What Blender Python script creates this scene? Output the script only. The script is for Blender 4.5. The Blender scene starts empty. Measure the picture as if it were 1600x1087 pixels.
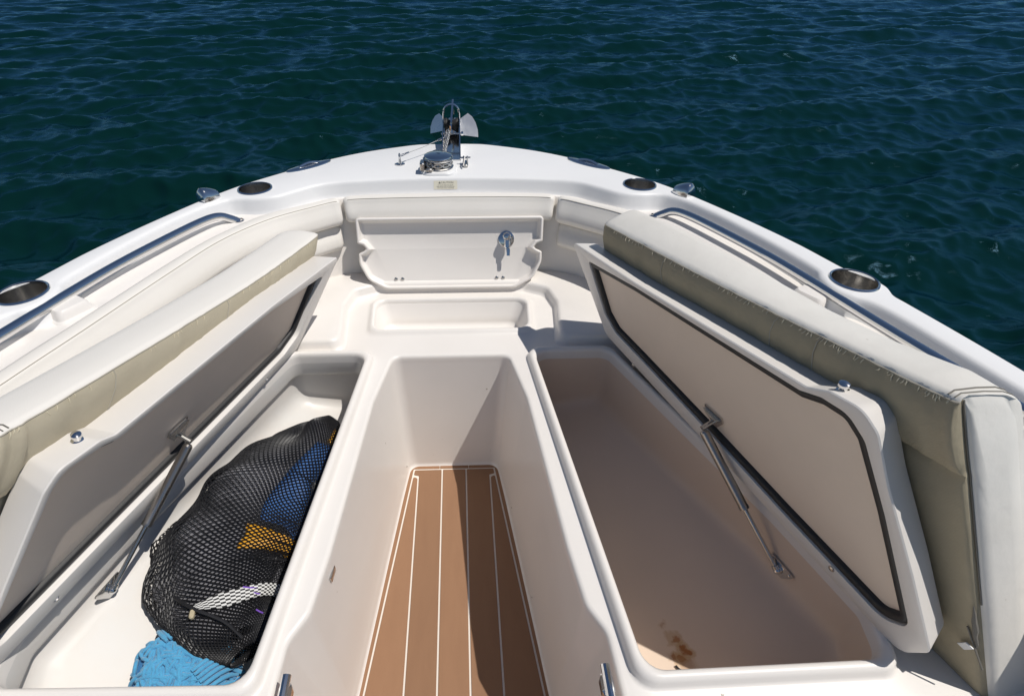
import bpy, bmesh, math, random
import numpy as np
from mathutils import Vector, Matrix
from mathutils.geometry import delaunay_2d_cdt
random.seed(7); rng = np.random.default_rng(11)
R = math.radians
scn = bpy.context.scene

# ------------------------------------------------------------------ camera
# z = 0 is the top of the boat's deck, +y is towards the bow, metres
PITCH, YAW, ROLL, FPX, SHX = 0.6456, 0.03326, -0.00199, 860.0, 54.25
cam_d = bpy.data.cameras.new('camera'); cam = bpy.data.objects.new('camera', cam_d)
scn.collection.objects.link(cam); scn.camera = cam
fw = Vector((math.sin(YAW)*math.cos(PITCH), math.cos(YAW)*math.cos(PITCH), -math.sin(PITCH)))
rt = Vector((math.cos(YAW), -math.sin(YAW), 0)); dn = fw.cross(rt)
r2 = math.cos(ROLL)*rt + math.sin(ROLL)*dn; d2 = -math.sin(ROLL)*rt + math.cos(ROLL)*dn
cam.matrix_world = Matrix.Translation((0.0327, 0, 0.62)) @ Matrix((r2, -d2, -fw)).transposed().to_4x4()
cam_d.sensor_width = 36; cam_d.lens = FPX*36/1600; cam_d.shift_x = SHX/1600
cam_d.clip_start = 0.02; cam_d.clip_end = 12000

# ------------------------------------------------------------------ sky, sun, exposure
SUN = Vector((0.47, -0.12, 1.0)).normalized()          # towards the sun
EL = math.asin(SUN.z); AZ = math.atan2(SUN.x, SUN.y)
w = bpy.data.worlds.new('World'); scn.world = w; w.use_nodes = True
nt = w.node_tree; nt.nodes.clear()
sky = nt.nodes.new('ShaderNodeTexSky'); sky.sky_type = 'NISHITA'; sky.sun_disc = False
sky.sun_elevation = EL; sky.sun_rotation = AZ; sky.air_density = 1.0; sky.altitude = 600; sky.dust_density = 0.2; sky.ozone_density = 2.5
bg = nt.nodes.new('ShaderNodeBackground'); bg.inputs[1].default_value = 0.057
ow = nt.nodes.new('ShaderNodeOutputWorld')
nt.links.new(sky.outputs[0], bg.inputs[0]); nt.links.new(bg.outputs[0], ow.inputs[0])
sd = bpy.data.lights.new('sun', 'SUN'); sd.energy = 3.7; sd.angle = R(0.53); sd.color = (1.0, 0.955, 0.89)
so = bpy.data.objects.new('sun', sd); scn.collection.objects.link(so)
so.rotation_euler = (-SUN).to_track_quat('-Z', 'Y').to_euler()
scn.view_settings.view_transform = 'Standard'; scn.view_settings.look = 'None'
scn.cycles.sample_clamp_direct = 1.05; scn.cycles.sample_clamp_indirect = 2.5
scn.view_settings.exposure = 0.0; scn.view_settings.gamma = 1.0

# ------------------------------------------------------------------ materials
def mat(name, col, rough=0.5, metal=0.0, var=0.0, vscale=6.0, vcol=None, bump=0.0, bscale=80.0, bdist=0.002,
        weave=None, spec=0.5, coat=0.0, aniso=0.0, speck=None, rvar=0.0, sheen=0.0):
    m = bpy.data.materials.new(name); m.use_nodes = True
    t = m.node_tree; N = t.nodes.new; L = t.links.new
    b = t.nodes['Principled BSDF']
    b.inputs['Base Color'].default_value = (*col, 1); b.inputs['Roughness'].default_value = rough
    b.inputs['Metallic'].default_value = metal; b.inputs['Specular IOR Level'].default_value = spec
    b.inputs['Coat Weight'].default_value = coat; b.inputs['Coat Roughness'].default_value = 0.08
    b.inputs['Sheen Weight'].default_value = sheen
    tc = N('ShaderNodeTexCoord'); co = tc.outputs['Object']
    cur = None
    if var:
        n = N('ShaderNodeTexNoise'); n.inputs['Scale'].default_value = vscale; n.inputs['Detail'].default_value = 7
        n.inputs['Roughness'].default_value = 0.62; L(co, n.inputs['Vector'])
        r = N('ShaderNodeValToRGB'); r.color_ramp.elements[0].position = 0.38; r.color_ramp.elements[1].position = 0.72
        L(n.outputs[0], r.inputs[0])
        mx = N('ShaderNodeMix'); mx.data_type = 'RGBA'
        mm = N('ShaderNodeMath'); mm.operation = 'MULTIPLY'; mm.inputs[1].default_value = var
        L(r.outputs[0], mm.inputs[0]); L(mm.outputs[0], mx.inputs[0])
        mx.inputs[6].default_value = (*col, 1); mx.inputs[7].default_value = (*(vcol or tuple(c*0.8 for c in col)), 1)
        cur = mx.outputs[2]
    if speck:
        n = N('ShaderNodeTexNoise'); n.inputs['Scale'].default_value = speck[0]; n.inputs['Detail'].default_value = 3
        L(co, n.inputs['Vector'])
        r = N('ShaderNodeValToRGB'); r.color_ramp.elements[0].position = speck[1]; r.color_ramp.elements[1].position = speck[1]+0.05
        L(n.outputs[0], r.inputs[0])
        mx = N('ShaderNodeMix'); mx.data_type = 'RGBA'; L(r.outputs[0], mx.inputs[0])
        if cur: L(cur, mx.inputs[6])
        else: mx.inputs[6].default_value = (*col, 1)
        mx.inputs[7].default_value = (*speck[2], 1); cur = mx.outputs[2]
    h = None
    if weave:
        sc, depth, dark = weave
        wv = []
        for ax in ('X', 'Y'):
            x = N('ShaderNodeTexWave'); x.wave_type = 'BANDS'; x.bands_direction = 'DIAGONAL' if ax == 'X' else 'Z'
            x.inputs['Scale'].default_value = sc; x.inputs['Distortion'].default_value = 0.6; L(co, x.inputs['Vector']); wv.append(x)
        mu = N('ShaderNodeMath'); mu.operation = 'MULTIPLY'; L(wv[0].outputs['Fac'], mu.inputs[0]); L(wv[1].outputs['Fac'], mu.inputs[1])
        h = mu.outputs[0]
        mx = N('ShaderNodeMix'); mx.data_type = 'RGBA'; L(h, mx.inputs[0])
        mx.inputs[6].default_value = (*tuple(c*dark for c in col), 1)
        if cur: L(cur, mx.inputs[7])
        else: mx.inputs[7].default_value = (*col, 1)
        cur = mx.outputs[2]
        bp = N('ShaderNodeBump'); bp.inputs['Strength'].default_value = depth; bp.inputs['Distance'].default_value = 0.001
        L(h, bp.inputs['Height']); L(bp.outputs[0], b.inputs['Normal'])
    if bump:
        n = N('ShaderNodeTexNoise'); n.inputs['Scale'].default_value = bscale; n.inputs['Detail'].default_value = 4
        L(co, n.inputs['Vector'])
        b2 = N('ShaderNodeBump'); b2.inputs['Strength'].default_value = bump; b2.inputs['Distance'].default_value = bdist
        L(n.outputs[0], b2.inputs['Height'])
        if weave: L(bp.outputs[0], b2.inputs['Normal'])
        L(b2.outputs[0], b.inputs['Normal'])
    if rvar:
        n = N('ShaderNodeTexNoise'); n.inputs['Scale'].default_value = 9; n.inputs['Detail'].default_value = 5; L(co, n.inputs['Vector'])
        mr = N('ShaderNodeMapRange'); mr.inputs[3].default_value = max(rough-rvar, 0.02); mr.inputs[4].default_value = rough+rvar
        L(n.outputs[0], mr.inputs[0]); L(mr.outputs[0], b.inputs['Roughness'])
    if cur: L(cur, b.inputs['Base Color'])
    return m

M = {}
M['deck'] = mat('white_gelcoat_deck', (0.785, 0.785, 0.785), 0.42, var=0.25, vscale=5, vcol=(0.735, 0.735, 0.73), bump=0.10, bscale=260, bdist=0.001, rvar=0.08)
M['liner'] = mat('cream_gelcoat_liner', (0.81, 0.775, 0.735), 0.34, var=0.45, vscale=4, vcol=(0.745, 0.705, 0.66), speck=(75, 0.755, (0.36, 0.31, 0.25)), coat=0.25, bump=0.04, bscale=30, bdist=0.002, rvar=0.1)
M['lid'] = mat('off_white_gelcoat_lid', (0.72, 0.69, 0.655), 0.38, var=0.3, vscale=7, vcol=(0.65, 0.615, 0.575), bump=0.06, bscale=180, bdist=0.001)
M['lidpanel'] = mat('satin_lid_underside', (0.72, 0.61, 0.51), 0.6, var=0.4, vscale=10, vcol=(0.65, 0.55, 0.46), bump=0.12, bscale=220, bdist=0.001)
M['hull'] = mat('white_hull_paint', (0.80, 0.80, 0.79), 0.2, var=0.2, vscale=2)
M['vinyl'] = mat('cream_marine_vinyl', (0.775, 0.745, 0.695), 0.5, var=0.35, vscale=9, vcol=(0.72, 0.685, 0.625), bump=0.22, bscale=420, bdist=0.0008)
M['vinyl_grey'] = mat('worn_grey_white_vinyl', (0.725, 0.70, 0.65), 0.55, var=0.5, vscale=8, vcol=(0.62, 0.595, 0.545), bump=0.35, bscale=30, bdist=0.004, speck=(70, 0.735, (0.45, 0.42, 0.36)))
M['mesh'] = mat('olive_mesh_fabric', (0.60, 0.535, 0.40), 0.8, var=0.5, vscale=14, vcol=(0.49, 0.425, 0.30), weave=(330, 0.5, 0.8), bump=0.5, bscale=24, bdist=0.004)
M['mesh_dark'] = mat('shade_toned_olive_mesh_fabric', (0.47, 0.405, 0.28), 0.8, var=0.75, vscale=9, vcol=(0.30, 0.255, 0.175), weave=(330, 0.5, 0.76), bump=0.6, bscale=26, bdist=0.006)  # starboard copy of the olive mesh, darkened to paint in its shade
M['strut'] = mat('dull_strut_steel', (0.42, 0.39, 0.36), 0.30, 1.0, rvar=0.1)
M['pucker'] = mat('pale_seam_pucker', (0.62, 0.56, 0.42), 0.8)
M['brown'] = mat('brown_gutter_shade', (0.26, 0.17, 0.11), 0.6, var=0.4, vscale=20)  # brown shade of the lid gutter put into the strip's colour
M['fluke'] = mat('satin_anchor_steel', (0.74, 0.75, 0.76), 0.30, 1.0, rvar=0.12, bump=0.1, bscale=40)
M['thread'] = mat('tan_seam_thread', (0.42, 0.39, 0.33), 0.8)
M['thread_dark'] = mat('dark_seam_thread', (0.16, 0.15, 0.13), 0.8)
M['steel'] = mat('polished_stainless', (0.72, 0.72, 0.72), 0.09, 1.0, rvar=0.05, bump=0.03, bscale=60)
M['steel_br'] = mat('brushed_stainless', (0.60, 0.585, 0.56), 0.24, 1.0, rvar=0.08)
M['galv'] = mat('galvanised_chain_steel', (0.62, 0.62, 0.61), 0.38, 0.85, var=0.4, vscale=90, vcol=(0.45, 0.42, 0.38))
M['rusty'] = mat('rust_tinged_steel', (0.40, 0.24, 0.13), 0.6, 0.5, var=0.6, vscale=120, vcol=(0.25, 0.12, 0.05))
M['rubber'] = mat('black_rubber', (0.018, 0.018, 0.019), 0.55, bump=0.2, bscale=160)
M['black'] = mat('black_plastic', (0.02, 0.02, 0.022), 0.4)
M['teak'] = mat('brown_foam_teak', (0.285, 0.155, 0.085), 0.85, var=0.45, vscale=18, vcol=(0.235, 0.124, 0.067), bump=0.5, bscale=700, bdist=0.0006, speck=(240, 0.72, (0.2, 0.095, 0.05)))
_t = M['teak'].node_tree; _n = [n for n in _t.nodes if n.type == 'TEX_NOISE']
_mp = _t.nodes.new('ShaderNodeMapping'); _mp.inputs['Scale'].default_value = (1.6, 0.35, 1); _t.links.new(_t.nodes['Texture Coordinate'].outputs['Object'], _mp.inputs[0]); _t.links.new(_mp.outputs[0], _n[0].inputs['Vector'])
_b = _t.nodes['Principled BSDF']; _c = _b.inputs['Base Color'].links[0].from_socket
_oi = _t.nodes.new('ShaderNodeObjectInfo'); _hs = _t.nodes.new('ShaderNodeHueSaturation'); _mr = _t.nodes.new('ShaderNodeMapRange')
_mr.inputs[3].default_value = 0.90; _mr.inputs[4].default_value = 1.08; _t.links.new(_oi.outputs['Random'], _mr.inputs[0]); _t.links.new(_mr.outputs[0], _hs.inputs['Value'])
_t.links.new(_c, _hs.inputs['Color']); _t.links.new(_hs.outputs[0], _b.inputs['Base Color'])
M['caulk'] = mat('pale_caulk_line', (0.74, 0.68, 0.61), 0.75)
M['label'] = mat('cream_sticker', (0.77, 0.73, 0.60), 0.4)
M['ink'] = mat('black_print', (0.06, 0.055, 0.05), 0.6)
M['hole'] = mat('dark_drain', (0.03, 0.028, 0.025), 0.6)
M['net'] = mat('black_nylon_net', (0.012, 0.012, 0.014), 0.45)
M['gcloth'] = mat('charcoal_grey_cloth', (0.26, 0.26, 0.285), 0.75, var=1.0, vscale=9, vcol=(0.02, 0.02, 0.024), bump=0.7, bscale=25, bdist=0.012)
M['blue'] = mat('royal_blue_nylon', (0.045, 0.14, 0.38), 0.6, var=0.7, vscale=22, vcol=(0.018, 0.065, 0.2), bump=0.5, bscale=40, bdist=0.006)
M['yellow'] = mat('amber_yellow_nylon', (0.74, 0.36, 0.015), 0.55, var=0.4, vscale=40, vcol=(0.55, 0.24, 0.01), bump=0.3, bscale=60, bdist=0.004)
M['mitt'] = mat('sky_blue_chenille', (0.085, 0.37, 0.62), 0.9, var=0.6, vscale=60, vcol=(0.05, 0.25, 0.47), bump=0.8, bscale=500, bdist=0.002, sheen=0.3)
M['mittband'] = mat('blue_binding_tape', (0.04, 0.19, 0.42), 0.8, bump=0.5, bscale=400)
M['tan'] = mat('beige_cord_lock', (0.50, 0.43, 0.29), 0.4)
M['zip'] = mat('white_zip_pull', (0.72, 0.72, 0.71), 0.35)
M['purple'] = mat('purple_thread', (0.22, 0.10, 0.55), 0.6)

def checker_mat():
    m = bpy.data.materials.new('black_white_check_webbing'); m.use_nodes = True
    t = m.node_tree; b = t.nodes['Principled BSDF']; b.inputs['Roughness'].default_value = 0.7
    uv = t.nodes.new('ShaderNodeUVMap'); ck = t.nodes.new('ShaderNodeTexChecker'); ck.inputs['Scale'].default_value = 1.0
    ck.inputs[1].default_value = (0.72, 0.72, 0.70, 1); ck.inputs[2].default_value = (0.02, 0.02, 0.022, 1)
    t.links.new(uv.outputs[0], ck.inputs[0]); t.links.new(ck.outputs[0], b.inputs['Base Color'])
    return m
M['check'] = checker_mat()

def locker_mat(rust):
    # cream laminate, painted warmer to starboard for the tone of its shade; one locker floor carries rust stains with their own outline
    m = mat('locker_laminate_rusty_shade_toned' if rust else 'locker_laminate', (0.68, 0.665, 0.64) if not rust else (0.75, 0.61, 0.49), 0.36, var=0.35, vscale=5,
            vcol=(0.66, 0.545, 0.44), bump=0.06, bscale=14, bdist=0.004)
    if not rust: return m
    t = m.node_tree; N = t.nodes.new; L = t.links.new; b = t.nodes['Principled BSDF']
    base = b.inputs['Base Color'].links[0].from_socket
    geo = N('ShaderNodeNewGeometry')
    tot = None
    nz = N('ShaderNodeTexNoise'); nz.inputs['Scale'].default_value = 38; nz.inputs['Detail'].default_value = 5; L(geo.outputs['Position'], nz.inputs['Vector'])
    sub = N('ShaderNodeVectorMath'); sub.operation = 'SUBTRACT'; L(nz.outputs['Color'], sub.inputs[0]); sub.inputs[1].default_value = (0.5, 0.5, 0.5)
    scl = N('ShaderNodeVectorMath'); scl.operation = 'SCALE'; L(sub.outputs[0], scl.inputs[0]); scl.inputs['Scale'].default_value = 0.035
    add = N('ShaderNodeVectorMath'); L(geo.outputs['Position'], add.inputs[0]); L(scl.outputs[0], add.inputs[1])
    cur = base
    for (x, y, r, k) in RUST:
        d = N('ShaderNodeVectorMath'); d.operation = 'DISTANCE'; L(add.outputs[0], d.inputs[0]); d.inputs[1].default_value = (x, y, -0.50)
        for (rr, col, st) in ((r*1.25, (0.50, 0.31, 0.13), 0.60*k), (r*0.75, (0.36, 0.125, 0.018), 0.9*k)):
            mr = N('ShaderNodeMapRange'); mr.inputs[1].default_value = rr; mr.inputs[2].default_value = rr*0.72; mr.inputs[3].default_value = 0; mr.inputs[4].default_value = st
            L(d.outputs['Value'], mr.inputs[0])
            mx = N('ShaderNodeMix'); mx.data_type = 'RGBA'; L(mr.outputs[0], mx.inputs[0]); L(cur, mx.inputs[6]); mx.inputs[7].default_value = (*col, 1)
            cur = mx.outputs[2]
    L(cur, b.inputs['Base Color'])
    return m

def sea_mat():
    m = bpy.data.materials.new('deep_green_sea'); m.use_nodes = True
    t = m.node_tree; N = t.nodes.new; L = t.links.new; b = t.nodes['Principled BSDF']
    b.inputs['Base Color'].default_value = (0.0014, 0.0150, 0.0185, 1); b.inputs['Roughness'].default_value = 0.04
    b.inputs['Specular IOR Level'].default_value = 0.32; b.inputs['Specular Tint'].default_value = (0.42, 0.74, 1.0, 1)
    b.inputs['IOR'].default_value = 1.33
    geo = N('ShaderNodeNewGeometry')
    mp = N('ShaderNodeMapping'); mp.inputs['Scale'].default_value = (0.55, 1.4, 1); mp.inputs['Rotation'].default_value = (0, 0, 0.12)
    L(geo.outputs['Position'], mp.inputs[0])
    prev = None
    for sc, st, di, det in ((9.0, 0.42, 0.018, 7), (30.0, 0.22, 0.004, 4)):
        n = N('ShaderNodeTexNoise'); n.inputs['Scale'].default_value = sc; n.inputs['Detail'].default_value = det
        n.inputs['Roughness'].default_value = 0.6; n.inputs['Distortion'].default_value = 0.5; L(mp.outputs[0], n.inputs['Vector'])
        bp = N('ShaderNodeBump'); bp.inputs['Strength'].default_value = st; bp.inputs['Distance'].default_value = di
        L(n.outputs[0], bp.inputs['Height'])
        if prev: L(prev, bp.inputs['Normal'])
        prev = bp.outputs[0]
    # deep water body plus a sky reflection tinted as through a polariser
    t.nodes.remove(b)
    df = N('ShaderNodeBsdfDiffuse'); df.inputs[0].default_value = (0.0018, 0.0175, 0.0160, 1)
    gl = N('ShaderNodeBsdfGlossy'); gl.inputs[0].default_value = (0.26, 0.52, 0.80, 1); gl.inputs[1].default_value = 0.07; L(prev, gl.inputs['Normal'])
    fr = N('ShaderNodeFresnel'); fr.inputs[0].default_value = 1.30; L(prev, fr.inputs['Normal'])
    mx = N('ShaderNodeMixShader'); L(fr.outputs[0], mx.inputs[0]); L(df.outputs[0], mx.inputs[1]); L(gl.outputs[0], mx.inputs[2])
    L(mx.outputs[0], t.nodes['Material Output'].inputs[0])
    return m

# ------------------------------------------------------------------ object helpers
COL = scn.collection
W = {}
def link(o, parent=None, loc=(0, 0, 0)):
    COL.objects.link(o); loc = Vector(loc); W[o] = loc
    if parent: o.parent = parent; o.location = loc - W[parent]
    else: o.location = loc
    return o
def tag(o, label=None, cat=None, group=None, kind=None):
    for k, v in (('label', label), ('category', cat), ('group', group), ('kind', kind)):
        if v: o[k] = v
    return o
def empty(name, loc, label, cat, group=None):
    o = bpy.data.objects.new(name, None); o.empty_display_size = 0.05
    link(o, None, loc); return tag(o, label, cat, group)
def mesh(name, vs, fs, m, smooth=35):
    me = bpy.data.meshes.new(name); me.from_pydata([tuple(map(float, v)) for v in vs], [], [list(map(int, f)) for f in fs]); me.validate()
    if m: me.materials.append(m)
    if smooth:
        me.polygons.foreach_set('use_smooth', [True]*len(me.polygons))
        me.set_sharp_from_angle(angle=R(smooth))
    return me
def mk(name, vs, fs, m, parent=None, smooth=35, label=None, loc=(0, 0, 0), fix=False):
    me = mesh(name, vs, fs, m, smooth)
    if fix:
        bm = bmesh.new(); bm.from_mesh(me); bmesh.ops.remove_doubles(bm, verts=bm.verts, dist=1e-5)
        bmesh.ops.recalc_face_normals(bm, faces=bm.faces); bm.to_mesh(me); bm.free()
        if smooth: me.set_sharp_from_angle(angle=R(smooth))
    o = bpy.data.objects.new(name, me); link(o, parent, loc)
    if label: o['label'] = label
    return o
def inst(name, me, parent, loc, rot=None, label=None):
    o = bpy.data.objects.new(name, me); link(o, parent, loc)
    if rot is not None: o.rotation_euler = rot
    if label: o['label'] = label
    return o

# ------------------------------------------------------------------ shape helpers
def cr(P, n=8):
    P = [np.array(p, float) for p in P]; Q = [2*P[0]-P[1]] + P + [2*P[-1]-P[-2]]; out = []
    for i in range(1, len(Q)-2):
        a, b, c, d = Q[i-1:i+3]
        for k in range(n):
            t = k/n
            out.append(0.5*((2*b) + (c-a)*t + (2*a-5*b+4*c-d)*t*t + (3*b-3*c+d-a)*t**3))
    out.append(P[-1]); return np.array(out)
def area(P): return 0.5*sum(P[i][0]*P[(i+1) % len(P)][1]-P[(i+1) % len(P)][0]*P[i][1] for i in range(len(P)))
def off(P, d):
    """offset a closed CCW polygon outwards by d"""
    n = len(P); out = []
    for i in range(n):
        a, b, c = np.array(P[i-1]), np.array(P[i]), np.array(P[(i+1) % n])
        e1 = (b-a)/np.linalg.norm(b-a); e2 = (c-b)/np.linalg.norm(c-b)
        n1 = np.array([e1[1], -e1[0]]); n2 = np.array([e2[1], -e2[0]])
        k = 1+n1@n2; out.append(b + d*(n1+n2)/max(k, 0.3))
    return out
def rp(P, r, n=6):
    """round the corners of a closed polygon (n+1 points each)"""
    N_ = len(P); out = []; rs = r if isinstance(r, (list, tuple)) else [r]*N_
    for i in range(N_):
        a, b, c = np.array(P[i-1], float), np.array(P[i], float), np.array(P[(i+1) % N_], float)
        u = a-b; v = c-b; lu, lv = np.linalg.norm(u), np.linalg.norm(v); u /= lu; v /= lv
        ang = math.acos(max(-1, min(1, float(u@v)))); t = min(rs[i]/max(math.tan(ang/2), 1e-3), 0.46*lu, 0.46*lv)
        p, q = b+u*t, b+v*t
        for k in range(n+1):
            s = k/n; out.append((1-s)**2*p + 2*s*(1-s)*b + s*s*q) if ang > 2.6 else None
        if ang <= 2.6:
            rr = t*math.tan(ang/2); bis = (u+v)/np.linalg.norm(u+v); cen = b + bis*(rr/math.sin(ang/2))
            a0 = p-cen; a1 = q-cen; th = math.acos(max(-1, min(1, float(a0@a1)/(rr*rr+1e-12))))
            sg = 1 if a0[0]*a1[1]-a0[1]*a1[0] > 0 else -1
            for k in range(n+1):
                f = sg*th*k/n; ca, sa = math.cos(f), math.sin(f)
                out.append(cen + np.array([a0[0]*ca-a0[1]*sa, a0[0]*sa+a0[1]*ca]))
    return out
def loft(rings, closed=True, cap0=False, cap1=False):
    n = len(rings[0]); vs = [p for r in rings for p in r]; fs = []
    for i in range(len(rings)-1):
        for j in range(n if closed else n-1):
            k = (j+1) % n; fs.append((i*n+j, i*n+k, (i+1)*n+k, (i+1)*n+j))
    if cap0: fs.append(tuple(range(n))[::-1])
    if cap1: fs.append(tuple((len(rings)-1)*n+j for j in range(n)))
    return vs, fs
def inside(p, P):
    x, y = p; c = False; j = len(P)-1
    for i in range(len(P)):
        if (P[i][1] > y) != (P[j][1] > y) and x < (P[j][0]-P[i][0])*(y-P[i][1])/(P[j][1]-P[i][1])+P[i][0]: c = not c
        j = i
    return c
def fill(outer, holes=(), extra=(), z=0.0):
    """triangulate a plan polygon with holes; z a number or a function of (x, y)"""
    V = []; E_ = []
    for lp in [outer, *holes]:
        s = len(V); V += [Vector((float(p[0]), float(p[1]))) for p in lp]; E_ += [(s+i, s+(i+1) % len(lp)) for i in range(len(lp))]
    V += [Vector((float(p[0]), float(p[1]))) for p in extra]
    vo, eo, fo, *_ = delaunay_2d_cdt(V, E_, [], 0, 1e-6)
    fs = []
    for f in fo:
        c = sum((vo[i] for i in f), Vector((0, 0)))/len(f)
        if inside(c, outer) and not any(inside(c, h) for h in holes): fs.append(tuple(f))
    vs = [(v.x, v.y, z(v.x, v.y) if callable(z) else z) for v in vo]
    return vs, fs
class MB:
    def __init__(s): s.v = []; s.f = []
    def add(s, vf):
        k = len(s.v); s.v += [tuple(map(float, p)) for p in vf[0]]; s.f += [tuple(i+k for i in f) for f in vf[1]]; return s
    def mk(s, name, m, parent=None, **kw): return mk(name, s.v, s.f, m, parent, **kw)
def tube(path, r, n=10, cap=True, closed=False):
    P = [np.array(p, float) for p in path]; k = len(P); rs = r if hasattr(r, '__len__') else [r]*k
    T = []
    for i in range(k):
        a = P[(i-1) % k] if (closed or i > 0) else P[i]; b = P[(i+1) % k] if (closed or i < k-1) else P[i]
        d = b-a; T.append(d/(np.linalg.norm(d)+1e-12))
    ref = np.array([0, 0, 1.0]) if abs(T[0][2]) < 0.9 else np.array([1.0, 0, 0]); rings = []
    for i in range(k):
        u = ref-T[i]*(ref@T[i]); u /= np.linalg.norm(u)+1e-12; ref = u; v = np.cross(T[i], u)
        rings.append([P[i]+rs[i]*(math.cos(2*math.pi*j/n)*u+math.sin(2*math.pi*j/n)*v) for j in range(n)])
    if closed: rings.append(rings[0])
    return loft(rings, True, cap and not closed, cap and not closed)
def lathe(prof, n=24, c=(0, 0, 0), cap0=False, cap1=False):
    rings = [[(c[0]+r*math.cos(2*math.pi*j/n), c[1]+r*math.sin(2*math.pi*j/n), c[2]+z) for j in range(n)] for r, z in prof]
    return loft(rings, True, cap0, cap1)
def box(x0, x1, y0, y1, z0, z1, b=0.003):
    P = [(x0, y0), (x1, y0), (x1, y1), (x0, y1)]
    rings = [[(*p, z0) for p in rp(off(P, -b), b, 2)], [(*p, z0+b) for p in rp(P, 2*b, 2)], [(*p, z1-b) for p in rp(P, 2*b, 2)], [(*p, z1) for p in rp(off(P, -b), b, 2)]]
    return loft(rings, True, True, True)
def xf(vf, fn): return [fn(np.array(p)) for p in vf[0]], vf[1]
def torus(Rr, r, c, n=20, k=8, ax='z'):
    th = np.linspace(0, 2*math.pi, n, endpoint=False)
    P = [(c[0]+Rr*math.cos(t), c[1]+Rr*math.sin(t), c[2]) if ax == 'z' else ((c[0]+Rr*math.cos(t), c[1], c[2]+Rr*math.sin(t)) if ax == 'y' else (c[0], c[1]+Rr*math.cos(t), c[2]+Rr*math.sin(t))) for t in th]
    return tube(P, r, k, False, True)
def mirror_path(H): return np.array([(-x, y) for x, y in H[::-1][:-1]] + [(x, y) for x, y in H])
def noff(P, d):
    """offset an open plan curve along its left normal"""
    P = np.array(P); T = np.gradient(P, axis=0); T /= np.linalg.norm(T, axis=1)[:, None]
    return P + d*np.stack([-T[:, 1], T[:, 0]], 1)

# ================================================================== SEA
def build_sea():
    zw = -1.06; nr = 760
    r = np.concatenate([[0.0], np.geomspace(1.6, 85, nr-6), [140, 300, 900, 3000, 9000]])
    h_ = math.pi/2; a = np.concatenate([np.linspace(h_-1.25, h_+1.25, 1050, endpoint=False), np.linspace(h_+1.25, h_-1.25+2*math.pi, 130, endpoint=False)]); na = len(a)
    rr, aa = np.meshgrid(r, a, indexing='ij')
    x = rr*np.cos(aa); y = rr*np.sin(aa)
    z = np.zeros_like(x); dx = np.zeros_like(x); dy = np.zeros_like(x)
    cell = np.maximum(rr*0.0052, 0.01)
    for k in range(190):
        if k < 40: lam = math.exp(rng.uniform(math.log(0.75), math.log(2.8))); th = -1.42+rng.normal(0, 0.30); amp = 0.0080*lam**0.72*rng.uniform(0.5, 1.3)
        elif k < 100: lam = math.exp(rng.uniform(math.log(0.28), math.log(0.75))); th = -1.42+rng.normal(0, 0.55); amp = 0.0060*lam**0.9*rng.uniform(0.5, 1.3)
        else: lam = math.exp(rng.uniform(math.log(0.09), math.log(0.28))); th = -1.42+rng.normal(0, 0.8); amp = 0.0056*lam**0.95*rng.uniform(0.5, 1.3)
        if lam > 1.7: amp *= 0.6
        K = 2*math.pi/lam
        ph = rng.uniform(0, 2*math.pi)
        fade = np.clip((lam/cell-2.2)/2.5, 0, 1)
        q = K*(x*math.cos(th)+y*math.sin(th))+ph
        c, s = np.cos(q), np.sin(q)
        z += amp*c*fade; dx -= 0.4*amp*math.cos(th)*s*fade; dy -= 0.4*amp*math.sin(th)*s*fade
    gate = np.clip((140-rr)/60, 0, 1)
    z *= gate; x = x+dx*gate; y = y+dy*gate
    V = np.stack([x, y, z+zw], -1).reshape(-1, 3)
    i, j = np.meshgrid(np.arange(len(r)-1), np.arange(na), indexing='ij'); j2 = (j+1) % na
    F = np.stack([i*na+j, (i+1)*na+j, (i+1)*na+j2, i*na+j2], -1).reshape(-1, 4)
    me = bpy.data.meshes.new('sea'); me.vertices.add(len(V)); me.vertices.foreach_set('co', V.ravel().astype(np.float32))
    me.loops.add(F.size); me.loops.foreach_set('vertex_index', F.ravel().astype(np.int32))
    me.polygons.add(len(F)); me.polygons.foreach_set('loop_start', np.arange(0, F.size, 4, dtype=np.int32))
    me.polygons.foreach_set('use_smooth', np.ones(len(F), bool)); me.update(calc_edges=True); me.validate()
    me.materials.append(sea_mat())
    o = bpy.data.objects.new('sea', me); link(o); tag(o, 'dark blue green choppy sea around the boat', 'sea', None, 'structure')
build_sea()

# ================================================================== BOAT
boat = empty('boat', (0, 0.6, -1.06), 'bow of a white open motorboat with both seat lockers standing open', 'boat')

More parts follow.
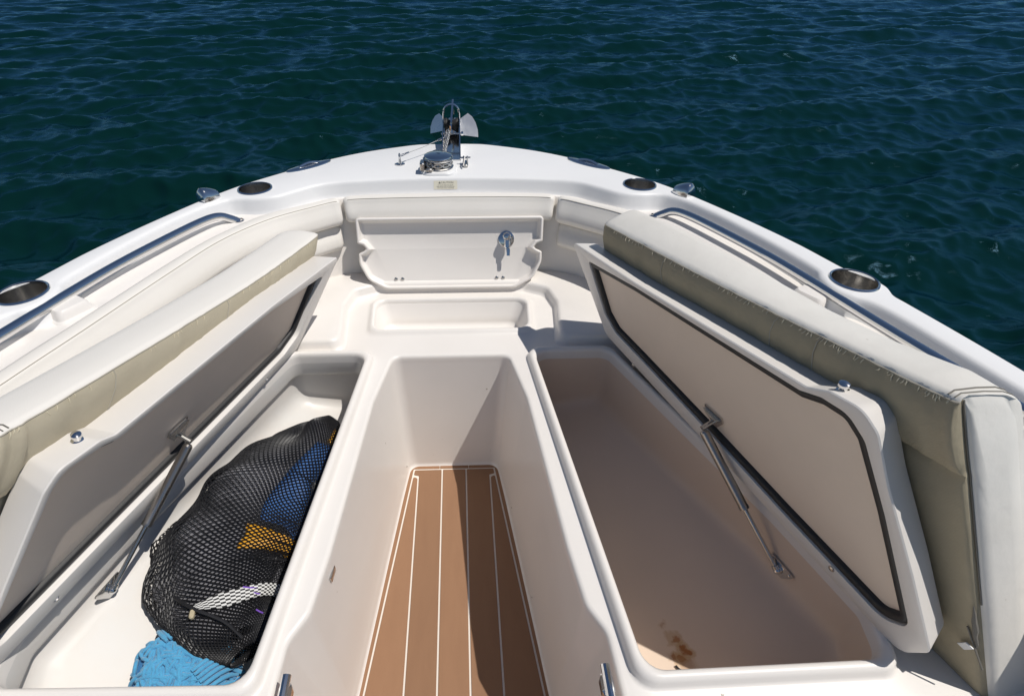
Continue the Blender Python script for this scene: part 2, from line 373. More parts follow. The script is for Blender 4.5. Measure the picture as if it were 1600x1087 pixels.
# plan curves, starboard half, from the stem aft
O_ = [(0, 2.083), (0.075, 2.081), (0.145, 2.068), (0.30, 1.998), (0.43, 1.906), (0.544, 1.792), (0.64, 1.687), (0.712, 1.582), (0.785, 1.448), (0.838, 1.34), (0.884, 1.235),
      (0.912, 1.155), (0.930, 1.105), (0.947, 1.083), (0.966, 1.055), (0.975, 1.02), (0.968, 0.985), (0.976, 0.955), (1.006, 0.849), (1.036, 0.733), (1.075, 0.55), (1.12, 0.2), (1.14, -0.3), (1.15, -1.4)]
P_ = [(0, 1.724), (0.1, 1.722), (0.2, 1.715), (0.30, 1.703), (0.36, 1.692), (0.41, 1.672), (0.455, 1.634), (0.50, 1.592), (0.535, 1.575), (0.575, 1.569), (0.615, 1.570), (0.648, 1.560), (0.69, 1.518),
      (0.722, 1.465), (0.754, 1.40), (0.811, 1.255), (0.840, 1.165), (0.853, 1.120), (0.855, 1.096), (0.848, 1.075), (0.845, 1.045), (0.850, 1.012), (0.868, 0.987), (0.893, 0.965), (0.914, 0.925), (0.939, 0.845), (0.986, 0.674), (1.022, 0.53), (1.065, 0.2), (1.08, -0.3), (1.09, -1.4)]
B_ = [(0, 1.696), (0.2, 1.69), (0.335, 1.671), (0.43, 1.617), (0.545, 1.535), (0.637, 1.40), (0.70, 1.25), (0.783, 1.0), (0.836, 0.845), (0.92, 0.55), (0.975, 0.2), (0.995, -0.3), (1.0, -1.4)]
S_ = [(0, 1.652), (0.2, 1.648), (0.325, 1.635), (0.412, 1.582), (0.518, 1.495), (0.607, 1.365), (0.668, 1.20), (0.748, 0.955), (0.80, 0.80), (0.885, 0.52), (0.94, 0.18), (0.96, -0.3), (0.965, -1.4)]
Q_ = [(0, 1.612), (0.2, 1.61), (0.33, 1.60), (0.41, 1.56), (0.50, 1.455), (0.578, 1.32), (0.640, 1.16), (0.722, 0.92), (0.775, 0.78), (0.85, 0.5), (0.90, 0.18), (0.92, -0.3), (0.93, -1.4)]
OC, PC = mirror_path(cr(O_, 7)), mirror_path(cr(P_, 6))
BC, QC = mirror_path(cr(B_, 10)), mirror_path(cr(Q_, 10))
SH, BH, QH = cr(S_, 10), cr(B_, 10), cr(Q_, 10)
LEDGE, ZS = -0.045, -0.305

CUPS = [(-0.588, 1.644), (0.588, 1.644), (-0.912, 1.048), (0.912, 1.048)]
def circ(c, r, n=40): return [(c[0]+r*math.cos(2*math.pi*k/n), c[1]+r*math.sin(2*math.pi*k/n)) for k in range(n)]
OI = noff(OC, -0.012); PI = noff(PC, 0.012)      # left normal of a left-to-right path points forward / outboard
outer = [tuple(p) for p in OI] + [tuple(p) for p in PI[::-1]]
d = MB().add(fill(outer, [circ(c, 0.0475) for c in CUPS], z=0.0))
def band(curve, prof):
    return loft([[(*p, z) for p in (noff(curve, dd) if abs(dd) > 1e-9 else curve)] for dd, z in prof], closed=False)
d.add(band(OC, [(-0.012, 0), (-0.007, -0.0015), (-0.002, -0.006), (0, -0.012), (0.001, -0.035), (-0.004, -0.042)]))
d.add(band(PC, [(0.012, 0), (0.006, -0.0018), (0.0018, -0.006), (-0.0005, -0.012), (-0.0085, -0.034), (-0.0105, -0.040), (-0.014, LEDGE)]))
d.mk('deck', M['deck'], boat, label='smooth white foredeck and side deck edge', fix=True, smooth=50)
# ledge between deck inner wall and the back of the bolsters
lo = [tuple(p) for p in noff(PC, -0.0135)] + [tuple(p) for p in BC[::-1]]
L_ = MB().add(fill(lo, z=LEDGE))
rows = [[(*p, LEDGE) for p in BC]]
for t, z in ((0.03, LEDGE-0.003), (0.05, LEDGE-0.012), (0.35, -0.13), (0.8, -0.26), (0.93, -0.292), (1.0, ZS-0.003)):
    rows.append([(*(b*(1-t)+q*t), z) for b, q in zip(BC, QC)])
L_.add(loft(rows, closed=False))
L_.mk('inner_liner', M['liner'], boat, label='cream moulded inner wall and rail ledge of the bow', fix=True, smooth=50)
# hull topsides
rows = []
for t in np.linspace(0, 1, 9):
    s = 1-0.16*t-0.22*t*t; rows.append([(p[0]*s, p[1]-(0.34*t)*max(0, (p[1]-0.6)/1.5), -0.042-1.35*t) for p in noff(OC, -0.004)])
mk('hull', *loft(rows, closed=False), M['hull'], boat, label='white hull side flaring down to the water', fix=True)

# rail mounting blocks moulded on the ledge
for sg in (-1, 1):
    c = np.array([0.826, 1.040]); ex = np.array([0.86, 0.51]); ey = np.array([-0.51, 0.86])
    base = [c+ex*a+ey*b for a, b in ((-0.03, -0.036), (0.03, -0.036), (0.03, 0.036), (-0.03, 0.036))]
    rings = [[(sg*p[0], p[1], z) for p in rp(off(base, dd), 0.012, 4)] for dd, z in ((0.012, LEDGE-0.002), (0.003, LEDGE+0.004), (0.0, LEDGE+0.012), (-0.002, -0.027), (-0.006, -0.022), (-0.014, -0.021))]
    mk('rail_mount_block', *loft(rings, True, False, True), M['liner'], boat, fix=True, label='small moulded block under the %s rail' % ('port' if sg < 0 else 'starboard'))

# ------------------------------------------------------------------ seat platform with its openings
WELL_T = [(-0.157, 1.196), (-0.190, 1.02), (-0.222, 0.60), (-0.236, 0.487), (-0.262, 0.44), (-0.275, 0.10), (-0.275, -0.35), (0.275, -0.35), (0.275, 0.10), (0.262, 0.44), (0.236, 0.487), (0.222, 0.60), (0.190, 1.02), (0.157, 1.196)]
WELL_B = [(-0.136, 1.152), (-0.154, 1.02), (-0.200, 0.60), (-0.212, 0.487), (-0.216, 0.44), (-0.25, 0.10), (-0.26, -0.35), (0.26, -0.35), (0.25, 0.10), (0.216, 0.44), (0.212, 0.487), (0.200, 0.60), (0.154, 1.02), (0.136, 1.152)]
LOCK = [(0.228, 1.186), (0.309, 0.372), (0.690, 0.378), (0.703, 0.455), (0.640, 0.650), (0.566, 0.836), (0.428, 1.186)]
BOX_T = [(-0.222, 1.312), (0.222, 1.312), (0.232, 1.468), (-0.232, 1.468)]
BOX_B = [(-0.205, 1.335), (0.205, 1.335), (0.212, 1.440), (-0.212, 1.440)]
ccw = lambda P: P if area(P) > 0 else P[::-1]
wt, wb = ccw(WELL_T), ccw(WELL_B)
lr = ccw(LOCK); ll = ccw([(-x, y) for x, y in LOCK]); bt, bb = ccw(BOX_T), ccw(BOX_B)
RW = [0.03 if (abs(p[1]-1.196) < 0.03) else 0.05 for p in wt]
RL = 0.035
# lip profile: platform -> small upstand -> rounded edge -> inside wall; offsets are outward from the opening
LIP = [(0.027, ZS), (0.0235, ZS+0.001), (0.021, ZS+0.005), (0.0195, ZS+0.013), (0.016, ZS+0.0195), (0.010, ZS+0.022), (0.005, ZS+0.0205), (0.0015, ZS+0.016), (0, ZS+0.009), (-0.001, ZS-0.01)]
WLIP = [(0.010, ZS), (0.005, ZS-0.001), (0.0015, ZS-0.004), (0, ZS-0.010), (-0.0008, ZS-0.022)]
BLIP = [(0.030, ZS), (0.024, ZS+0.001), (0.018, ZS+0.005), (0.014, ZS+0.010), (0.009, ZS+0.0125), (0.004, ZS+0.011), (0.001, ZS+0.006), (0, ZS-0.002)]
def ring(P, r, dd, z): return [(*p, z) for p in rp(off(P, dd), r, 6)]
plat = MB()
po = [tuple(p) for p in noff(QC, 0.004)]
po = [p for p in po if p[1] > -0.4]; po = po + []
holes = [rp(off(P, LL[0][0]), r, 6) for P, LL, r in ((wt, WLIP, RW), (lr, LIP, RL), (ll, LIP, RL), (bt, BLIP, 0.035))]
cut = [tuple(p) for p in po if p[1] > 0.0]
aft = [(cut[-1][0], 0.0), (-cut[-1][0], 0.0)]
# the well runs out through the aft edge of the platform: clip the outline there
pol = cut + [(cut[-1][0]+0.01, -0.34), (-cut[-1][0]-0.01, -0.34)]
wellhole = [p for p in holes[0]]
plat.add(fill([p for p in pol], [h for h in holes[1:]] + [[(x, max(y, -0.335)) for x, y in wellhole]], z=ZS))
for P, LL, r in ((lr, LIP, RL), (ll, LIP, RL), (bt, BLIP, 0.035), (wt, WLIP, RW)):
    plat.add(loft([ring(P, r, a, z) for a, z in LL]))
plat.mk('seat_platform', M['liner'], boat, label='cream moulded seat base with lips around the lockers', fix=True, smooth=50)
# raised seat pad that wraps round the front box
pad = [(0.300, 1.228), (0.520, 1.228), (0.57, 1.335)] + [tuple(p) for p in QH[::-1] if p[1] > 1.34 and p[0] > 0.30] + [(0.27, 1.604)]
padU = pad + [(-x, y) for x, y in pad[::-1]]
notch = [(-0.25, 1.520), (0.25, 1.520)]
U = [(0.300, 1.228), (0.545, 1.228), (0.600, 1.310), (0.53, 1.45), (0.43, 1.575), (0.34, 1.618), (-0.34, 1.618), (-0.43, 1.575), (-0.53, 1.45), (-0.600, 1.310), (-0.545, 1.228), (-0.300, 1.228), (-0.318, 1.42), (-0.300, 1.500), (-0.235, 1.532), (0.235, 1.532), (0.300, 1.500), (0.318, 1.42)]
U = ccw(U)
rr_ = 0.03
rings = [ring(U, rr_, dd, z) for dd, z in ((0.012, ZS-0.002), (0.006, ZS+0.0012), (0.002, ZS+0.006), (0, ZS+0.010), (-0.003, ZS+0.022), (-0.007, ZS+0.0285), (-0.014, ZS+0.031))]
pb = MB().add(loft(rings)); pb.add(fill([p[:2] for p in rings[-1]], z=ZS+0.031))
pb.mk('bow_seat_pad', M['liner'], boat, label='raised cream bow seat moulding around the small box', fix=True, smooth=50)
ZP = ZS+0.031

def cavity(name, T, Bt, z0, z1, rt_, rb, fb, m, label, nb=6):
    """open-top moulded recess from the lip down to a filleted floor"""
    rings = []
    for t in np.linspace(0, 1, 5):
        P = [np.array(a)*(1-t)+np.array(b)*t for a, b in zip(T, Bt)]
        r = [x*(1-t)+y*t for x, y in zip(rt_ if isinstance(rt_, list) else [rt_]*len(T), rb if isinstance(rb, list) else [rb]*len(T))]
        rings.append([(*p, z0+(z1+fb-z0)*t) for p in rp(P, r, 6)])
    for k in range(1, nb+1):
        a = math.pi/2*k/nb; r = rb
        rings.append([(*p, z1+fb*(1-math.sin(a))) for p in rp(off(Bt, -fb*(1-math.cos(a))), r, 6)])
    g = MB().add(loft(rings)); g.add(fill([p[:2] for p in rings[-1]], z=z1))
    return g.mk(name, m, boat, label=label, fix=True, smooth=60)
cavity('footwell', [tuple(p) for p in off(wt, -0.0008)], wb, ZS-0.022, -0.706, RW, 0.03, 0.02, M['liner'], 'deep cream footwell between the two open lockers')
cavity('front_box', bt, bb, ZS-0.002, -0.372, 0.035, 0.03, 0.018, M['liner'], 'small shallow cream box under the front lid')

def lockfloor(sg):
    def f(x, y):
        xc = 0.355 + (1.15-y)*0.196; u = sg*x-xc
        sp = 0.03*math.log1p(math.exp(min(u/0.03, 40)))
        g = max(0.0, y-1.10); return -0.50 + 0.50*sp + 0.9*g*g
    return f
RUST = [(0.440, 0.512, 0.015, 0.8), (0.455, 0.490, 0.018, 1.0), (0.446, 0.473, 0.012, 0.8), (0.431, 0.474, 0.010, 0.8), (0.452, 0.456, 0.022, 0.35), (0.430, 0.538, 0.009, 0.35)]
for sg, P, side in ((1, lr, 'starboard'), (-1, ll, 'port')):
    f = lockfloor(sg); rows = [[(*p, z) for p in rp(off(P, dd), RL, 6)] for dd, z in ((-0.001, ZS-0.01), (-0.002, ZS-0.045))]
    if sg < 0:
        rows += [[(*p, z) for p in rp(off(P, dd), RL, 6)] for dd, z in ((0.0, ZS-0.050), (0.012, ZS-0.052))]
        ob = off(P, 0.014)
    else: ob = off(P, -0.004)
    last = rp(ob, RL, 6)
    def low(dd, up_): return [(*p, min(f(*p)+up_, ZS-0.056)) for p in rp(off(ob, dd), RL, 6)]
    rows += [low(0, 0.03), low(-0.003, 0.014), low(-0.010, 0.004), low(-0.022, 0.0)]
    g = MB().add(loft(rows)); fl = [p[:2] for p in rows[-1]]
    ex = [(x, y) for x in np.linspace(-0.8, 0.8, 90) for y in np.linspace(0.34, 1.25, 50) if inside((x, y), off(ob, -0.03))]
    g.add(fill(fl, extra=ex, z=f))
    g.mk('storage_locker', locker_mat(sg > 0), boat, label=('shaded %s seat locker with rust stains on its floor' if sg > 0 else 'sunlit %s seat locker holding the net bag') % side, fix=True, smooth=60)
# cockpit sole aft of the bow seats and the floor under the well
mk('cockpit_sole', *fill([(-0.95, -1.4), (0.95, -1.4), (0.95, -0.33), (-0.95, -0.33)], z=-0.710), M['liner'], boat, label='cream cockpit floor behind the bow seats')

# ------------------------------------------------------------------ stainless fittings let into the deck
CUPN = ['port cup holder beside the front cushion', 'starboard cup holder beside the front cushion', 'port cup holder halfway along the rail', 'starboard cup holder halfway along the rail']
rim_me = cup_me = None
for (cx, cy), nm in zip(CUPS, CUPN):
    rv = lathe([(0.0455, -0.004), (0.0462, 0.0022), (0.0480, 0.0036), (0.0505, 0.0026), (0.0518, 0.0003), (0.0475, -0.001)], 48)
    cv = lathe([(0.0462, 0.001), (0.0455, -0.01), (0.0445, -0.06), (0.043, -0.0675), (0.038, -0.070), (0.010, -0.0705), (0.008, -0.074)], 48, cap1=True)
    if rim_me is None: rim_me, cup_me = mesh('rim', *rv, M['steel']), mesh('cup', *cv, M['steel_br'])
    c = inst('cup_holder', cup_me, boat, (cx, cy, 0.0005), label=nm); inst('rim', rim_me, c, (cx, cy, 0.0007))
for sg, nm in ((-1, 'port pull-up cleat lying flush in the deck'), (1, 'starboard pull-up cleat lying flush in the deck')):
    c0 = np.array([0.466, 1.842]); ang = math.atan2(-0.098, 0.105)*1.0
    E_ = lambda a, b, z: (sg*(c0[0]+a*math.cos(ang)-b*math.sin(ang)), c0[1]+a*math.sin(ang)+b*math.cos(ang), z)
    def oval(sa, sb, z): return [E_(sa*math.copysign(abs(math.cos(t))**0.9, math.cos(t)), sb*math.copysign(abs(math.sin(t))**1.15, math.sin(t)), z) for t in np.linspace(0, 2*math.pi, 40, endpoint=False)]
    pl = mk('pull_up_cleat', *loft([oval(0.084, 0.0225, 0.0003), oval(0.083, 0.0215, 0.003), oval(0.078, 0.0185, 0.0048), oval(0.040, 0.012, 0.0055), oval(0.037, 0.010, 0.002), oval(0.02, 0.004, 0.0012)], True, True, True), M['steel'], boat, fix=True, label=nm)
    mk('bar', *tube([E_(a, 0, 0.006+0.006*math.cos(a/0.036*math.pi/2)) for a in np.linspace(-0.036, 0.036, 9)], [0.004]*9, 8), M['steel'], pl)
for sg, nm in ((-1, 'chrome port navigation light on the gunwale'), (1, 'chrome starboard navigation light on the gunwale')):
    c0 = np.array([0.700, 1.568]); tdir = np.array([0.56, -0.83]); ndir = np.array([0.83, 0.56])
    def E2(a, b, z): p = c0+tdir*a+ndir*b; return (sg*p[0], p[1], z)
    rings = []
    for s in np.linspace(0, 1, 12):
        a = -0.026+0.052*s; hgt = 0.037*(1-0.45*(1-s)**2)*(1.0 if s < 0.85 else 1-2.0*(s-0.85)); wd = 0.025*(0.82+0.18*math.sin(math.pi*s))
        rings.append([E2(a, wd*math.cos(t), max(0.0002, hgt*math.sin(t)**0.8)) for t in np.linspace(0, math.pi, 14)])
    vf = loft(rings, False)
    n = 14; vf[1].append(tuple(range(n))); vf[1].append(tuple(11*n+j for j in range(n))[::-1])
    pl = mk('navigation_light', *vf, M['steel'], boat, fix=True, label=nm, smooth=50)
    mk('lens', *xf(box(-0.026, -0.018, -0.011, 0.011, 0.003, 0.016, 0.002), lambda p: E2(p[0]-0.004, p[1], p[2])), M['zip'], pl)

# rails
RAILP = [(0.606, 1.512, -0.048), (0.625, 1.506, -0.036), (0.650, 1.492, -0.0225), (0.678, 1.452, -0.018), (0.724, 1.357, -0.017), (0.791, 1.20, -0.017), (0.840, 1.05, -0.017), (0.878, 0.921, -0.017), (0.916, 0.80, -0.017), (0.970, 0.641, -0.017), (1.005, 0.50, -0.017), (1.035, 0.30, -0.02), (1.03, 0.22, -0.03), (1.02, 0.19, -0.05)]
for sg in (-1, 1):
    P = cr(RAILP, 7); P[:, 0] *= sg
    g = mk('grab_rail', *tube(P, 0.0115, 16), M['steel'], boat, label='long polished stainless grab rail on the %s side' % ('port' if sg < 0 else 'starboard'))
    mk('rail_foot', *xf(lathe([(0.0118, 0.0), (0.0145, 0.0), (0.015, 0.002), (0.0118, 0.004)], 20), lambda p: (sg*0.606+p[0], 1.512+p[1], LEDGE+0.0003+p[2])), M['steel'], g)

# caution sticker under the deck edge
cl = np.array([-0.0125, 1.7165, -0.0225]); wy = 0.0034
sk = mk('caution_sticker', *fill([(-0.0375, -0.0125), (0.0375, -0.0125), (0.0375, 0.0125), (-0.0375, 0.0125)]), M['label'], boat, smooth=0, label='small cream sticker with black caution text')
def onwall(p, lift=0.0):
    z = cl[2]+p[1]; x = cl[0]+p[0]
    return (x, 1.7234-0.364*(-0.012-z)-0.2*x*x-0.0006-lift, z)
for v in sk.data.vertices: v.co = onwall(v.co)
def text(body, size, x, z, parent, m=M['ink'], sx=1.0):
    cu = bpy.data.curves.new('sticker_text', 'FONT'); cu.body = body; cu.size = size; cu.align_x = 'CENTER'; cu.extrude = 0; cu.resolution_u = 2
    o = bpy.data.objects.new('sticker_text', cu); COL.objects.link(o)
    dg = bpy.context.evaluated_depsgraph_get(); me = bpy.data.meshes.new_from_object(o.evaluated_get(dg)); bpy.data.objects.remove(o)
    me.name = 'sticker_text'; me.materials.clear(); me.materials.append(m)
    for v in me.vertices: v.co = onwall((x+v.co.x*sx, z+v.co.y), 0.0004)
    o = bpy.data.objects.new('sticker_text', me); link(o, parent); return o
text('CAUTION', 0.0078, 0.005, 0.0045, sk, sx=1.15)
for s, z in (('TO AVOID PERSONAL INJURY', -0.0015), ('KEEP HANDS FREE OF WINDLASS', -0.0057), ('AND ROPE WHEN OPERATING', -0.0099)): text(s, 0.0036, 0.0, z, sk, sx=1.05)
mk('warning_triangle', [onwall((-0.0222, 0.0045), 0.0006), onwall((-0.0155, 0.0045), 0.0006), onwall((-0.0188, 0.0103), 0.0006)], [(0, 1, 2)], M['ink'], sk, smooth=0)

# ------------------------------------------------------------------ windlass
wx, wy = -0.036, 1.800
wl = mk('windlass', *loft([[(wx+p[0], wy+p[1], z) for p in rp(off([(-0.05, -0.058), (0.05, -0.058), (0.056, 0.055), (-0.056, 0.055)], dd), 0.03, 6)] for dd, z in ((0.004, 0.0004), (0.003, 0.005), (0.0, 0.008), (-0.008, 0.009))], True, False, True), M['deck'], boat, label='anchor windlass with chrome cap on the foredeck')
mk('gypsy', *lathe([(0.030, 0.008), (0.047, 0.009), (0.050, 0.012), (0.047, 0.015), (0.033, 0.019), (0.031, 0.025), (0.034, 0.030), (0.048, 0.034), (0.050, 0.037), (0.046, 0.040), (0.02, 0.041)], 36, (wx, wy, 0), False, True), M['steel_br'], wl)
mk('cap', *lathe([(0.038, 0.040), (0.0445, 0.0405), (0.0465, 0.043), (0.0455, 0.046), (0.041, 0.0485), (0.025, 0.0515), (0.008, 0.0525), (0.0078, 0.0505), (0.004, 0.050)], 40, (wx, wy, 0), True, True), M['steel'], wl)
g = MB()
for a in (200, 235, 270, 305, 340, 15, 160):
    t = R(a); c = np.array([wx+0.044*math.cos(t), wy+0.044*math.sin(t), 0.0245]); td = np.array([-math.sin(t), math.cos(t), 0])
    P = [c+td*0.012*math.cos(u)+np.array([0, 0, 0.0055*math.sin(u)]) for u in np.linspace(0, 2*math.pi, 14, endpoint=False)]
    g.add(tube(P, 0.0032, 6, False, True))
g.mk('wrapped_chain', M['galv'], wl)
mk('chain_stripper', *xf(box(-0.008, 0.008, -0.022, 0.022, 0.010, 0.036, 0.003), lambda p: (wx-0.050+p[0], wy-0.028+p[1], p[2])), M['steel_br'], wl)
mk('clutch_nut', *xf(box(-0.011, 0.011, -0.008, 0.008, 0.009, 0.021, 0.003), lambda p: (wx-0.028+p[0], wy-0.050+p[1], p[2])), M['steel_br'], wl)

# bow roller channel
br = mk('bow_roller', *loft([[(x, y, 0.0012+max(0, y-2.06)*0.10), (x, y, 0.0045+max(0, y-2.06)*0.10)] for x, y in ()] or [[(0, 0, 0), (0, 0, 0)]]*2), M['steel'], boat, label='stainless bow roller channel carrying the anchor') if False else None
g = MB()
X0, X1 = -0.026, 0.038
def zb(y): return 0.003 + max(0, y-2.0)*0.04
ys = [1.885, 1.95, 2.02, 2.10, 2.18, 2.235]
top = [0.004, 0.036, 0.052, 0.060, 0.060, 0.048]
g.add(loft([[(X0, y, zb(y)-0.0025), (X1, y, zb(y)-0.0025), (X1, y, zb(y)), (X0, y, zb(y))] for y in ys], True, True, True))
for xx, th in ((X0, 0.003), (X1, -0.003)):
    g.add(loft([[(xx, y, zb(y)-0.002), (xx+th, y, zb(y)-0.002), (xx+th, y, zb(y)+t), (xx, y, zb(y)+t)] for y, t in zip(ys, top)], True, True, True))
br = g.mk('bow_roller', M['steel'], boat, label='stainless bow roller channel carrying the anchor', fix=True, smooth=30)
P = [(X0+0.0015, 2.15, 0.045), (X0+0.002, 2.15, 0.085)] + [(0.006-0.0285*math.cos(t), 2.15, 0.092+0.028*math.sin(t)) for t in np.linspace(0.1, math.pi-0.1, 10)] + [(X1-0.002, 2.15, 0.085), (X1-0.0015, 2.15, 0.045)]
mk('bail', *tube(P, 0.0033, 8), M['steel'], br)
mk('roller', *xf(lathe([(0.004, -0.028), (0.024, -0.027), (0.026, -0.02), (0.017, -0.004), (0.017, 0.004), (0.026, 0.02), (0.024, 0.027), (0.004, 0.028)], 24), lambda p: (0.006+p[2], 2.185+p[0], 0.036+p[1])), M['rubber'], br)
mk('pin', *tube([(X0-0.006, 2.06, 0.040), (X1+0.010, 2.06, 0.040)], 0.0036, 10), M['steel_br'], br)
mk('pin_head', *tube([(X1+0.003, 2.06, 0.040), (X1+0.011, 2.06, 0.040)], 0.0075, 12), M['steel'], br)

# deck chain stopper
g = MB(); g.add(box(0.044, 0.062, 1.812, 1.862, 0.0004, 0.010, 0.003)); g.add(box(0.045, 0.050, 1.835, 1.858, 0.009, 0.026, 0.002)); g.add(box(0.057, 0.062, 1.835, 1.858, 0.009, 0.026, 0.002))
g.add(tube([(0.036, 1.848, 0.022), (0.070, 1.848, 0.022)], 0.003, 8)); g.add(tube([(0.053, 1.848, 0.022), (0.050, 1.822, 0.030), (0.046, 1.80, 0.012)], 0.0028, 8))
g.mk('chain_stopper', M['steel_br'], boat, label='little steel chain stopper beside the windlass')
# pad eye
g = MB(); g.add(lathe([(0.0165, 0.0004), (0.0165, 0.0025), (0.012, 0.004), (0.006, 0.005), (0.0045, 0.016), (0.004, 0.020)], 20, (-0.166, 1.852, 0), False, True)); g.add(torus(0.0085, 0.0026, (-0.166, 1.852, 0.0265), 16, 6, 'x'))
g.mk('pad_eye', M['steel'], boat, label='small round pad eye holding the anchor safety wire', smooth=45)

# footwell hardware
g = MB(); g.add(xf(box(-0.0025, 0.0025, -0.018, 0.018, -0.006, 0.006, 0.0012), lambda p: (-0.2215+p[0], 0.585+p[1]*0.9, -0.350+p[2]*1.4-p[1]*0.25)))
g.mk('striker_plate', M['steel_br'], boat, label='small steel striker plate in the footwell side')
for sg in (-1, 1):
    g = MB(); g.add(box(sg*0.243-0.010, sg*0.243+0.010, 0.335, 0.372, ZS-0.001, ZS+0.022, 0.005)); g.add(tube([(sg*0.243, 0.33, ZS+0.020), (sg*0.243, 0.378, ZS+0.026)], 0.007, 10))
    g.mk('hinge_bracket', M['steel'], boat, label='chrome hinge bracket at the %s footwell rim' % ('port' if sg < 0 else 'starboard'))
mk('drain_hole', *lathe([(0.0045, 0), (0.0001, 0.0001)], 14, (-0.107, 1.352, -0.3715)), M['hole'], boat)
scr_me = mesh('screw', *lathe([(0.0058, 0), (0.0056, 0.0016), (0.004, 0.003), (0.0015, 0.0034), (0.0012, 0.0022)], 14, cap1=True), M['steel_br'])
for x, y, z in ((-0.142, 1.118, -0.665), (0.146, 1.118, -0.665), (0.163, 0.96, -0.665), (0.19, 0.70, -0.665)):
    inst('screw', scr_me, boat, (x, y, z), (0, R(-75 if x > 0 else 75), 0)).scale = (0.45, 0.45, 0.45)

# ------------------------------------------------------------------ front lid (shallow tray standing open)
LO = np.array([0, 1.520, -0.285]); LU = np.array([0, 0.3746, 0.9272]); LN = np.array([0, -0.9272, 0.3746])
def LP(x, wv, n): return LO + np.array([x, 0, 0]) + LU*wv + LN*n
half = [(0.205, -0.002), (0.262, 0.028), (0.288, 0.080), (0.288, 0.112), (0.272, 0.119), (0.262, 0.126), (0.272, 0.138), (0.290, 0.144), (0.292, 0.221)]
FL = ccw([(-x, y) for x, y in half[::-1]] + half)
rad = []
for p in FL:
    rad.append(0.05 if p[1] < 0.05 else (0.012 if 0.2 < p[1] else (0.006 if 0.1 < p[1] < 0.15 else 0.05)))
def fr_(dd, n): return [LP(p[0], p[1], n) for p in rp(off(FL, dd), [max(r+dd, 0.002) for r in rad], 5)]
rings = [fr_(-0.004, -0.034), fr_(0, -0.031), fr_(0, -0.004), fr_(-0.002, -0.001), fr_(-0.005, 0.0), fr_(-0.008, -0.0015), fr_(-0.0092, -0.004), fr_(-0.0105, -0.015), fr_(-0.0125, -0.021), fr_(-0.0155, -0.0245), fr_(-0.019, -0.026)]
g = MB().add(loft(rings))
n2 = len(rings[0]); fl2 = [((np.array(p)-LO)[0], (np.array(p)-LO)@LU) for p in rings[-1]]
vs, fs = fill(fl2); g.add(([LP(v[0], v[1], -0.026) for v in vs], fs))
fl3 = [((np.array(p)-LO)[0], (np.array(p)-LO)@LU) for p in rings[0]]
vs, fs = fill(fl3); g.add(([LP(v[0], v[1], -0.034) for v in vs], fs))
fl = g.mk('front_lid', M['liner'], boat, fix=True, smooth=50, label='cream tray-shaped front lid standing open with a chrome latch')
lt = mk('latch', *xf(lathe([(0.0255, 0), (0.0255, 0.003), (0.022, 0.0045), (0.002, 0.005)], 28, cap1=True), lambda p: LP(0.177+p[0], 0.150+p[1], -0.0258+p[2])), M['steel'], fl, label='chrome turn latch')
g = MB(); g.add(xf(lathe([(0.0125, 0.0), (0.0125, 0.024), (0.010, 0.030), (0.004, 0.032)], 20, cap1=True), lambda p: LP(0.177+p[0], 0.160+p[1], -0.023+p[2])))
g.add(xf(box(-0.0085, 0.0085, -0.016, 0.016, -0.006, 0.012, 0.003), lambda p: LP(0.178+p[0], 0.138+p[1], -0.009+p[2])))
g.mk('latch_body', M['steel'], lt, smooth=40)
mk('latch_tongue', *xf(box(-0.0065, 0.0065, -0.014, 0.010, -0.002, 0.002, 0.0012), lambda p: LP(0.181+p[0]*(1-0.15*(p[1] < 0)), 0.113+p[1], 0.001+p[2])), M['steel'], lt)
Rl = Matrix((Vector((1, 0, 0)), Vector(LU), Vector(LN))).transposed().to_euler()
for x in (-0.177, -0.156, 0.147, 0.168): inst('screw', scr_me, fl, Vector(LP(x, 0.028, -0.0256)), Rl)
# hinge leaf behind its foot
mk('hinge', *tube([(-0.20, 1.566, -0.279), (0.20, 1.566, -0.279)], 0.005, 10), M['steel_br'], fl)

